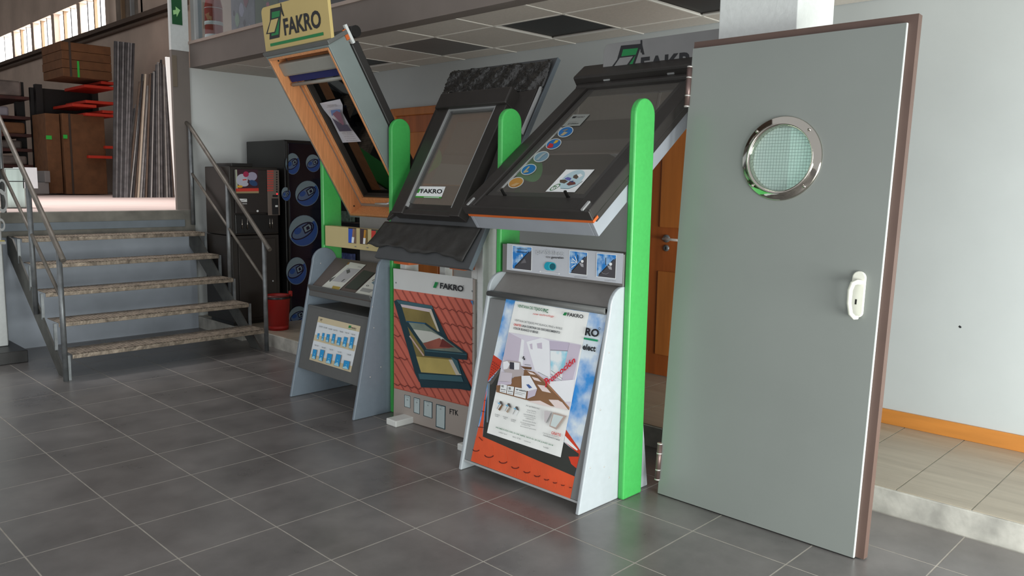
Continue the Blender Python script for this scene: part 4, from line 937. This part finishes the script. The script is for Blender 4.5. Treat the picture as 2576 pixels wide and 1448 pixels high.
# hinge lump at the upper right corner
build('corner_bracket', pA.box(MB(), wA-.006, wA+.012, LA-.06, LA+.05, -.165, -.148), M_white, rwA)
build('corner_wood', pA.box(MB(), wA-.002, wA+.006, LA-.03, LA+.03, -.147, -.125), M_orange, rwA)
build('vent_end_cap', MB().tube([pA.p(wA-.08, LA-.01, -.205), pA.p(wA+.01, LA-.01, -.205)], .034, 14), M_blk, rwA)
# roller blind
def spanA(pts, n):
    q = [pA.uv(x, y, n) for x, y in pts]; return min(a[0] for a in q), min(wA-.018, max(a[0] for a in q)), q
q = [pA.uv(x, y, -.05) for x, y in ((707, 173), (723.5, 191.5), (729, 208), (735, 214), (723, 194))]
uq = .022
build('blind_cassette', pA.box(MB(), uq, wA-.018, q[1][1], min(LA-.02, q[0][1]+.035), -.085, -.035), mat('cassette_grey', (156, 156, 148), .4, .2), rwA, bevel=.012)
build('blind_fabric', pA.box(MB(), uq+.03, wA-.02, q[2][1], q[1][1], -.058, -.052), M_blue, rwA)
build('blind_rail', MB().tube([pA.p(uq+.03, q[3][1], -.052), pA.p(wA-.02, q[3][1], -.052)], .012, 10), mat('cassette_grey', (156, 156, 148)), rwA)
build('window_handle', MB().lathe(pA.p(.42, .078, -.094), pA.N, [(.02, 0), (.017, .012), (0, .012)], 14).tube([pA.p(.42, .078, -.085), pA.p(.40, .078, -.065), pA.p(.28, .08, -.06)], [.010, .009, .007], 8), M_alu, rwA)
for v in (.06, LA-.05): build('screw', MB().lathe(pA.p(.030, v, -.05), pA.U, [(.006, 0), (.005, .002), (0, .002)], 10), M_blk, rwA)
# leaflet hanging on the glass
lf_ = thing('leaflet', 'curled white leaflet with roof picture taped to the glass of the left window', 'leaflet', tuple(pA.p(.3, .6, -.09)))
pl_ = Pl(pA.p(0, 0, -.147), pA.U, pA.V); ZL = zoom(700, 60, 4.258)
m = MB(); qd = [[(445, 850), (660, 805)], [(480, 910), (690, 870)], [(560, 1010), (690, 955)], [(610, 1110), (770, 1100)], [(690, 1272), (888, 1260)]]
for i in range(4):
    a, b = qd[i]; c, d_ = qd[i+1]; h = [.02, .012, .004, .002, .0]
    m.poly([pl_.px(*ZL(*a), h[i]), pl_.px(*ZL(*c), h[i+1]), pl_.px(*ZL(*d_), h[i+1]*.5), pl_.px(*ZL(*b), h[i]*.3)])
o = build('paper_sheet', m, mat('leaflet_paper', (206, 206, 214), .5, var=.03), lf_, fix=False); sm_ = o.modifiers.new('thickness', 'SOLIDIFY'); sm_.thickness = .0008
pl2 = Pl(pA.p(0, 0, -.122), pA.U, pA.V); P = Print(pl2, 0, ZL)
P.poly([(560, 925), (660, 915), (665, 945), (620, 935), (575, 990)], ink('leaf_sky', (96, 128, 176))); P.poly([(580, 965), (625, 930), (665, 950), (705, 1075), (690, 1085)], ink('leaf_mauve', (128, 92, 110))); P.poly([(575, 1005), (690, 1085), (735, 1075), (785, 1145), (655, 1152)], ink('leaf_slate', (72, 74, 96)))
P.text('VENTANAS', (525, 885), (625, 872), (522, 872), I_grey); P.text('DE TEJADO - FTP', (522, 902), (635, 886), (520, 890), I_grey)
for n_, t in enumerate(('200x Green', 'Termica y Fonoaislante', '100% Materia ecologica', 'su ventana de tejado', 'de madera')):
    P.text(t, (682+n_*12, 1175+n_*20), (790+n_*14, 1172+n_*20), (680+n_*12, 1163+n_*20), I_grey)
P.make('leaflet_print', lf_)
pSA = Pl((2.215, .555, 2.195), (0, -1, 0), (-.11, 0, 1))
mSA = mat('sign_cream', (204, 182, 118), .5, var=.02)
sg = sign(pSA, .735, .285, mSA, 'cream rounded sign with green and black logo on top of the left roof window', (2.2, .18, 2.2))
logo(pSA, .735, .285, sg, mSA)

# ---- centre stand with poster board (white steel stand)
sB = thing('poster_stand', 'white steel stand with red roof poster board in the middle of the row', 'display stand', (2.65, -.64, 0))
yl, yr = -.285, -1.0
bB = build('poster_board', bx(2.560, 2.572, yr, yl, .025, .915), mat('board_beige', (168, 158, 150), .45, var=.02), sB, bevel=.001)
build('post', bx(2.575, 2.675, -1.045, -1.0, .03, 1.19), M_white, sB, bevel=.004)
build('post', bx(2.575, 2.615, -1.0, -.955, .90, 1.10), M_white, sB)
build('post', bx(2.60, 2.70, -.345, -.29, .03, 1.15), M_white, sB, bevel=.004)
build('post', bx(2.64, 2.70, -.66, -.61, .03, 1.15), M_white, sB, bevel=.004)
build('foot', bx(2.42, 2.9, -.48, -.385, 0, .038), mat('white_foot', (222, 224, 220), .4), sB, bevel=.005)
build('foot', bx(2.42, 2.9, -1.11, -1.02, 0, .038), mat('white_foot', (222, 224, 220), .4), sB, bevel=.005)
build('roof_batten', bx(2.50, 2.60, -.5, -.36, .955, .985), M_orange, sB); build('roof_batten', bx(2.50, 2.62, -.98, -.86, .965, .99), M_orange, sB)
pF = Pl((2.560, yl, 0), (0, -1, 0), (0, 0, 1)); ZF = zoom(940, 620, 2.897); P = Print(pF, .0008, ZF)
P.poly([(143, 158), (722, 232), (722, 388), (146, 306)], ink('board_white', (206, 208, 206)))
sal = ink('roof_salmon', (204, 106, 88), var=.08); sal2 = ink('roof_salmon_dark', (160, 76, 64)); 
P.poly([(146, 306), (720, 388), (716, 1172), (148, 1030)], sal)
for k in range(-14, 13):      # tile ribs, clipped to the printed roof
    x0 = 150+k*50; sl = 1.75; a, b = None, None
    for q in range(0, 240):
        y = 306+q*4; x = x0+(y-306)/sl
        if 150 < x < 716 and y > 308+(x-146)*.143 and y < 1024+(x-148)*.25:
            if a is None: a = (x, y)
            b = (x, y)
    if a and b and b[1]-a[1] > 20: P.line(a, b, 9, sal2)
sh_ = ink('tile_edge', (128, 58, 48))
for x0, y0, n_ in ((425, 432, 6), (478, 548, 5), (575, 680, 3), (615, 830, 2), (148, 505, 1), (148, 640, 1), (148, 800, 2), (148, 995, 4), (330, 1015, 0)):
    for k in range(n_):
        X = x0+k*50; Y = y0+k*9; P.path([(X, Y), (X+12, Y+8), (X+30, Y+18), (X+42, Y+6), (X+50, Y+9)], 5, sh_)
nv = ink('window_petrol', (26, 56, 66)); nv2 = ink('window_petrol_light', (60, 98, 108))
P.poly([(148, 398), (170, 385), (425, 432), (712, 1030), (700, 1050), (330, 985), (300, 920)], nv)
P.poly([(165, 388), (425, 430), (435, 455), (185, 415)], nv2)
P.poly([(200, 420), (415, 458), (465, 610), (640, 935), (345, 915)], ink('window_room', (126, 112, 62), var=.25))
P.poly([(195, 418), (420, 455), (425, 480), (205, 440)], ink('window_sill', (206, 192, 196)))
P.poly([(400, 460), (422, 462), (480, 620), (465, 615)], ink('window_cream', (200, 192, 176)))
P.poly([(235, 545), (372, 560), (670, 775), (375, 750)], ink('sash_glass', (120, 132, 120), var=.3))
P.poly([(275, 600), (420, 620), (520, 670), (360, 700)], ink('sash_pale', (196, 198, 190))); P.poly([(360, 705), (480, 665), (560, 740), (390, 745)], ink('sash_red', (150, 84, 70), var=.3)); P.poly([(500, 670), (590, 735), (480, 730)], ink('sash_red2', (110, 44, 40)))
P.path([(238, 548), (375, 750)], 22, nv); P.path([(372, 558), (672, 778)], 14, nv); P.path([(238, 545), (375, 560)], 9, ink('sash_blue', (30, 86, 120)))
P.poly([(365, 745), (682, 775), (680, 825), (372, 795)], nv); P.line((375, 758), (675, 786), 7, nv2); P.path([(262, 650), (365, 795)], 10, ink('sash_pink', (198, 170, 160)))
P.poly([(310, 800), (545, 822), (600, 935), (345, 915)], ink('room_yellow', (182, 164, 96), var=.15)); P.poly([(545, 822), (600, 825), (640, 935), (600, 935)], ink('window_cream', (200, 192, 176)))
P.poly([(325, 925), (640, 945), (655, 985), (335, 965)], nv2); P.poly([(330, 965), (690, 1000), (712, 1040), (345, 1025)], nv)
P.poly([(560, 800), (610, 830), (640, 930), (625, 925)], nv2)
P.poly([(705, 392), (722, 394), (722, 430)], ink('corner_blue', (70, 130, 190)))
P.poly([(470, 260), (452, 302), (432, 298), (448, 257)], I_green); P.text('FAKRO', (482, 305), (652, 330), (484, 262), I_blk, .03); P.ell((654, 285), (3, 0), (0, 4), I_blk, hole=.6)
P.poly([(148, 1030), (716, 1172), (700, 1405), (145, 1240)], ink('board_taupe', (166, 156, 148)))
pt_ = ink('petrol_line', (30, 66, 76)); pale_ = ink('pale_aqua', (186, 200, 200))
for q_ in (((223, 1078), (268, 1088), (268, 1178), (223, 1165)), ((292, 1097), (337, 1108), (335, 1222), (291, 1208)), ((364, 1118), (428, 1133), (427, 1252), (362, 1232)), ((455, 1145), (523, 1162), (520, 1333), (452, 1312))):
    P.poly(q_, pt_); c = (sum(a[0] for a in q_)/4, sum(a[1] for a in q_)/4); P.poly([(c[0]+(a[0]-c[0])*.86, c[1]+(a[1]-c[1])*.93) for a in q_], pale_)
    P.text('FTK', (c[0]-14, q_[0][1]+20), (c[0]+14, q_[0][1]+26), (c[0]-14, q_[0][1]+12), I_grey); P.text('01', (c[0]-5, q_[0][1]+42), (c[0]+5, q_[0][1]+44), (c[0]-5, q_[0][1]+32), I_blk)
P.text('FTK', (553, 1218), (616, 1232), (553, 1180), I_blk, .012)
P.make('poster_print', bB)
for u, v in ((.02, .83), (.695, .85), (.02, .20)): build('screw', MB().lathe(pF.p(u, v, 0), pF.N, [(.006, 0), (.004, .003), (0, .003)], 10), M_steel, sB)

# ---- roof window B with flashing
aB = math.radians(60.0)
pB = Pl((2.458, -.225, .985), (0, -1, 0), (math.cos(aB), 0, math.sin(aB)))
wB = .835; LB = 1.335
rwB = thing('roof_window', 'slim black roof window with black flashing on a grey board above the roof poster', 'roof window', (2.7, -.64, 1.0))
build('base_board', pB.box(MB(), 0, wB, 0, LB, -.026, 0), mat('base_board_grey', (74, 76, 78), .5), rwB, bevel=.002)
build('board_edge', MB() and pB.box(MB(), wB, wB+.004, 0, LB, -.027, .001), mat('edge_bluegrey', (96, 106, 114), .5), rwB)
def wavy(name, c, nx, ny, amp, m, seed, edge=.012, th=.002):     # c: px corners TL TR BR BL measured on the board plane
    r = random.Random(seed); mb = MB(); cu_ = [pB.uv(*q, .012) for q in c]; G = {}
    ph = [r.uniform(0, 6) for _ in range(6)]
    for i in range(nx+1):
        for j in range(ny+1):
            s, t = i/nx, j/ny
            x = (1-t)*((1-s)*cu_[0][0]+s*cu_[1][0])+t*((1-s)*cu_[3][0]+s*cu_[2][0]); y = (1-t)*((1-s)*cu_[0][1]+s*cu_[1][1])+t*((1-s)*cu_[3][1]+s*cu_[2][1])
            k_ = t if name == 'lead_apron' else 1
            z = amp*(.5+.5*math.sin(s*19+ph[0]+2*math.sin(t*3+ph[1])))*k_+amp*.5*math.sin(s*41+ph[2]+t*5)*k_+amp*.6*r.uniform(-1, 1)*(.3 if name == 'lead_apron' else 1)
            if j == ny: y += edge*math.sin(s*14+ph[3])+edge*.5*math.sin(s*37)
            G[i, j] = len(mb.v); mb.v.append(pB.p(x, y, .008+max(0, z)))
    for i in range(nx):
        for j in range(ny):
            mb.f.append([G[i, j], G[i+1, j], G[i+1, j+1], G[i, j+1]]); mb.m.append(0); mb.sm.append(True)
    o = build(name, mb, m, rwB); s_ = o.modifiers.new('thickness', 'SOLIDIFY'); s_.thickness = th; s_.offset = 1
    return o
wavy('lead_apron', [(968, 556), (1210, 572), (1165, 652), (925, 612)], 60, 10, .005, M_black2, 3, .010)
wavy('crumpled_flashing', [(1137, 180), (1392, 152), (1362, 228), (1112, 236)], 60, 22, .010, M_shiny, 5, .004)
def quadbox(pl, quad, n0, n1, mb=None):
    mb = mb or MB(); uvs = [pl.uv(*q, n1) for q in quad]
    return mb.hexa([pl.p(u, v, n0) for u, v in uvs]+[pl.p(u, v, n1) for u, v in uvs])
build('side_flashing', quadbox(pB, [(1300, 232), (1352, 222), (1210, 570), (1190, 545)], 0, .02), M_black, rwB, bevel=.003)
build('side_flashing', quadbox(pB, [(1110, 240), (1122, 238), (995, 535), (972, 552)], 0, .02), M_black, rwB, bevel=.003)
build('side_trim', quadbox(pB, [(1357, 218), (1361, 217), (1312, 335), (1307, 335)], .005, .022), M_alu, rwB)
# sash casing
NB = .075
fr = MB()
us = [pB.uv(*q, NB) for q in [(1114, 243), (1283, 225), (1158, 548), (985, 530)]]
uL = (us[0][0]+us[3][0])/2; uR = (us[1][0]+us[2][0])/2; vT = (us[0][1]+us[1][1])/2; vBm = (us[2][1]+us[3][1])/2
gl = [pB.uv(*q, NB) for q in [(1132, 272), (1246, 267), (1132, 530), (1012, 524)]]
gL = (gl[0][0]+gl[3][0])/2; gR = (gl[1][0]+gl[2][0])/2; gT = (gl[0][1]+gl[1][1])/2; gB = vBm+.075
build('sash_side', pB.box(MB(), uL, gL, vBm, vT, 0, NB), M_black, rwB, bevel=.005)
build('sash_side', pB.box(MB(), gR, uR, vBm, vT, 0, NB), M_black, rwB, bevel=.005)
build('sash_bottom', pB.box(pB.box(MB(), gL-.01, gR+.01, vBm, vBm+.035, 0, NB-.012), gL-.01, gR+.01, vBm+.035, gB, 0, NB-.02), M_black, rwB, bevel=.004)
build('top_cover', pB.box(MB(), uL-.008, uR+.006, gT, vT+.01, 0, NB+.02), M_black, rwB, bevel=.008)
build('silver_bead', pB.box(pB.box(pB.box(MB(), gL, gL+.012, vBm+.05, gT, NB-.02, NB-.002), gR-.006, gR, vBm+.05, gT, NB-.02, NB-.002), gL, gR, gT-.01, gT, NB-.02, NB-.004), M_alu, rwB)
build('inner_bead', pB.box(pB.box(MB(), gL+.012, gL+.026, gB, gT-.01, NB-.025, NB-.012), gL+.03, gR-.006, gT-.022, gT-.01, NB-.03, NB-.014), M_dkgrey, rwB)
build('glass_pane', pB.box(MB(), gL+.012, gR-.006, gB-.01, gT-.01, NB-.03, NB-.025), M_glassB, rwB)
build('brown_blind', pB.box(MB(), gL+.01, gR-.004, gB-.01, gT-.01, .004, .008), mat('blind_brown_grey', (166, 150, 134), .7, var=.08, scale=3), rwB)
build('pine_reveal', pB.box(pB.box(MB(), gL+.01, gL+.05, gB, gT, .008, .03), gL+.05, gR, gT-.05, gT, .008, .03), M_pine, rwB)
ZK = zoom(820, 470, 5.855)
stp = thing('glass_sticker', 'white sticker with black lettering and green stripe on the centre window glass', 'sticker', tuple(pB.p(gL+.1, gB+.1, NB)))
pst = Pl(pB.p(0, 0, NB-.0245), pB.U, pB.V); qs = [(1300, -10), (1762, -5), (1695, 168), (1262, 152)]
build('sticker_sheet', MB().hexa([pst.px(*ZK(*c), .0) for c in qs]+[pst.px(*ZK(*c), .001) for c in qs]), I_white, stp, fix=False)
P = Print(pst, .0016, ZK)
P.poly([(1345, 25), (1400, 28), (1362, 88), (1308, 85)], I_lgreen); P.text('FAKRO', (1392, 90), (1708, 98), (1402, 26), I_blk, .03); P.ell((1722, 32), (5, 0), (0, 6), I_grey, hole=.6)
P.poly([(1275, 130), (1705, 145), (1695, 168), (1262, 152)], I_lgreen); P.line((1440, 150), (1665, 158), 7, I_white); P.make('sticker_print', stp)

# ================================================================ MEZZANINE SHOP GOODS
pm = Pl((3.4, 0, 0), (0, -1, 0), (0, 0, 1))
def can_item(name, label, xc, w, x=3.4):
    y = pm.px(xc, 60)[1]; return thing(name, label, 'bottle', (x, y, 2.70)), y
t, y = can_item('red_bottle', 'red bottle with white bands behind the upstairs shop glass', 538, 0)
r = .085
build('bottle_body', MB().lathe((3.4, y, 2.70), (0, 0, 1), [(0, .001), (r, .0), (r, .42), (r*.8, .5), (r*.35, .56), (r*.35, .64), (0, .64)], 20), M_red, t)
build('bottle_band', MB().lathe((3.4, y, 2.70), (0, 0, 1), [(r+.001, .02), (r+.003, .03), (r+.003, .14), (r+.001, .15)], 20), M_white, t)
build('bottle_band', MB().lathe((3.4, y, 2.70), (0, 0, 1), [(r+.001, .24), (r+.003, .245), (r+.003, .27), (r+.001, .275)], 20), M_white, t)
build('bottle_band', MB().lathe((3.4, y, 2.70), (0, 0, 1), [(r+.001, .40), (r*.9, .45), (r*.82, .48)], 20), M_white, t)
t = thing('wooden_crate', 'brown crate behind the red bottle upstairs', 'crate', (3.6, 3.2, 2.70)); build('crate_body', bx(3.5, 3.9, 2.95, 3.28, 2.70, 2.95), M_card, t, bevel=.01)
def poster_item(label, xa_, xb_, cols, seed):
    ya, yb = pm.px(xa_, 60)[1], pm.px(xb_, 60)[1]; t = thing('packaging_box', label, 'box', (3.4, (ya+yb)/2, 2.70)); r = random.Random(seed)
    build('box_body', bx(3.4, 3.5, yb, ya, 2.70, 3.3), mat('box_'+str(seed), cols[0], .4, var=.3, scale=7), t, bevel=.003)
    P = Print(pm, .001); w = ya-yb
    for k in range(9):
        cy = ya-w*r.uniform(.12, .88); cz = 2.74+r.random()*.5; a = r.uniform(.02, .06)
        P.k += 1; P.mb.poly([(3.3985-P.k*.0002, cy+a*math.cos(q)*(.6+.5*r.random()), cz+a*1.3*math.sin(q)*(.6+.5*r.random())) for q in [math.pi*2*j/9 for j in range(9)]], ink('box_%d_%d' % (seed, k % (len(cols)-1)), cols[1+k % (len(cols)-1)]))
    for v in P.mb.v: v.y = max(yb+.005, min(ya-.005, v.y))
    P.make('box_picture', t); return t
poster_item('grey-lilac picture box behind the upstairs glass', 582, 641, [(116, 112, 120), (160, 152, 170), (60, 44, 60), (190, 186, 200), (130, 46, 66), (130, 150, 120)], 11)
poster_item('leafy green picture box behind the upstairs glass', 643, 700, [(70, 92, 50), (92, 140, 40), (160, 92, 60), (200, 90, 110), (40, 70, 34), (150, 160, 70)], 12)
poster_item('blue tent picture box at the right behind the upstairs glass', 703, 768, [(66, 84, 112), (60, 130, 190), (110, 120, 130), (40, 44, 60), (96, 150, 210)], 13)
t = thing('dark_shelving', 'dark shelving behind the goods upstairs', 'shelf', (4.0, 2, 2.70)); build('shelf_body', bx(3.95, 4.2, -1, 3.35, 2.70, 4.2), mat('shelf_dark', (48, 40, 36), .7, var=.4, scale=4), t)

# ================================================================ LOOSE METAL DOOR
th = math.atan(.141/2.05)
pD = Pl((2.69, -2.127, .006), (0, -1, 0), (math.sin(th), 0, math.cos(th)))
dr = thing('steel_door_leaf', 'large grey steel door leaf with round porthole, leaning against the white column', 'door', (2.7, -2.58, 0))
dw, dh = .905, 2.04; pu, pvv, rr = .464, 1.547, .142
def holed(pl, u0, u1, v0, v1, n0, n1, c, r, seg=48):
    mb = MB(); k = []
    angs = sorted([2*math.pi*q/seg for q in range(seg)]+[math.atan2(v-c[1], u-c[0]) % (2*math.pi) for u in (u0, u1) for v in (v0, v1)])
    for a in angs:
        dx, dy = math.cos(a), math.sin(a); t = min([((u1 if dx > 0 else u0)-c[0])/dx if abs(dx) > 1e-9 else 1e9, ((v1 if dy > 0 else v0)-c[1])/dy if abs(dy) > 1e-9 else 1e9])
        k.append(((c[0]+dx*r, c[1]+dy*r), (c[0]+dx*t, c[1]+dy*t)))
    for i in range(len(k)):
        a, b = k[i], k[(i+1) % len(k)]
        for n in (n0, n1): mb.poly([pl.p(*a[0], n), pl.p(*b[0], n), pl.p(*b[1], n), pl.p(*a[1], n)])
        mb.poly([pl.p(*a[0], n0), pl.p(*b[0], n0), pl.p(*b[0], n1), pl.p(*a[0], n1)]); mb.poly([pl.p(*a[1], n0), pl.p(*b[1], n0), pl.p(*b[1], n1), pl.p(*a[1], n1)])
    return mb
leaf = build('door_leaf', holed(pD, 0, dw, 0, dh, -.014, 0, (pu, pvv), rr), M_doorgrey, dr)
build('rebate_frame', holed(pD, -.004, dw+.036, .002, dh+.032, -.052, -.0145, (pu, pvv), rr), M_brown, dr)
build('white_edge', pD.box(MB(), dw, dw+.0025, .0, dh, -.014, -.002), M_white, dr)
build('bottom_gap_seal', pD.box(MB(), 0, dw, -.004, 0, -.013, -.002), M_blk, dr)
ring = build('porthole_ring', MB().lathe(pD.p(pu, pvv, 0), pD.N, [(.173, 0), (.173, .006), (.168, .011), (.150, .013), (.146, .020), (.140, .022), (.134, .016), (.131, .0), (.131, -.014)], 64), M_chrome, dr)
for k in range(4):
    a = math.radians(45+90*k); build('screw', MB().lathe(pD.p(pu+.16*math.cos(a), pvv+.16*math.sin(a), .0118), pD.N, [(.007, 0), (.006, .003), (0, .0035)], 10), M_chrome, ring)
build('porthole_glass', MB().prism([pD.p(pu+.1405*math.cos(t), pvv+.1405*math.sin(t), -.018) for t in [2*math.pi*q/48 for q in range(48)]], pD.N*.006), M_wireg, dr)
wr = MB()
for k in range(-10, 11):
    h = math.sqrt(max(0, .138**2-(k*.0128)**2))
    if h > .01:
        pD.box(wr, pu-h, pu+h, pvv+k*.0128-.0006, pvv+k*.0128+.0006, -.0119, -.0112); pD.box(wr, pu+k*.0128-.0003, pu+k*.0128+.0003, pvv-h, pvv+h, -.0119, -.0113)
build('glass_wires', wr, mat('wire', (112, 128, 122), .5), dr, kind='stuff')
for v0, v1 in ((.065, .235), (1.785, 1.960)):
    h = build('hinge', MB().tube([pD.p(-.006, v0, .004), pD.p(-.006, v1, .004)], .012, 14), M_hinge, dr)
    L = v1-v0
    for f_ in (.0, .27, .73, 1.): build('hinge_ring', MB().tube([pD.p(-.006, v0+L*f_-.003, .004), pD.p(-.006, v0+L*f_+.003, .004)], .0128, 14), M_ring, h)
# handle: rounded plate plus bowed grip
hp = MB(); pts = []
cu, cv = .826, 1.02
for a in range(0, 181, 15): pts.append((cu+.002+.026*math.cos(math.radians(a)), 1.088+.026*math.sin(math.radians(a))))
for a in range(180, 361, 15): pts.append((cu+.029*math.cos(math.radians(a)), .955+.022*math.sin(math.radians(a))))
hd_ = build('handle_plate', MB().prism([pD.p(u, v, 0) for u, v in pts], pD.N*.012), M_handle, dr, bevel=.004)
build('door_grip', MB().tube([pD.p(cu+.012, 1.072, .01), pD.p(cu+.008, 1.073, .045), pD.p(cu-.002, 1.066, .056), pD.p(cu-.008, 1.04, .060), pD.p(cu-.008, .99, .058), pD.p(cu-.002, .95, .050), pD.p(cu+.010, .936, .040), pD.p(cu+.018, .938, .03)], [.010, .010, .0105, .010, .009, .009, .009, .008], 10), M_handle, hd_)
build('keyhole', pD.box(MB(), cu-.004, cu+.003, .985, 1.005, .0118, .0125), M_blk, hd_)
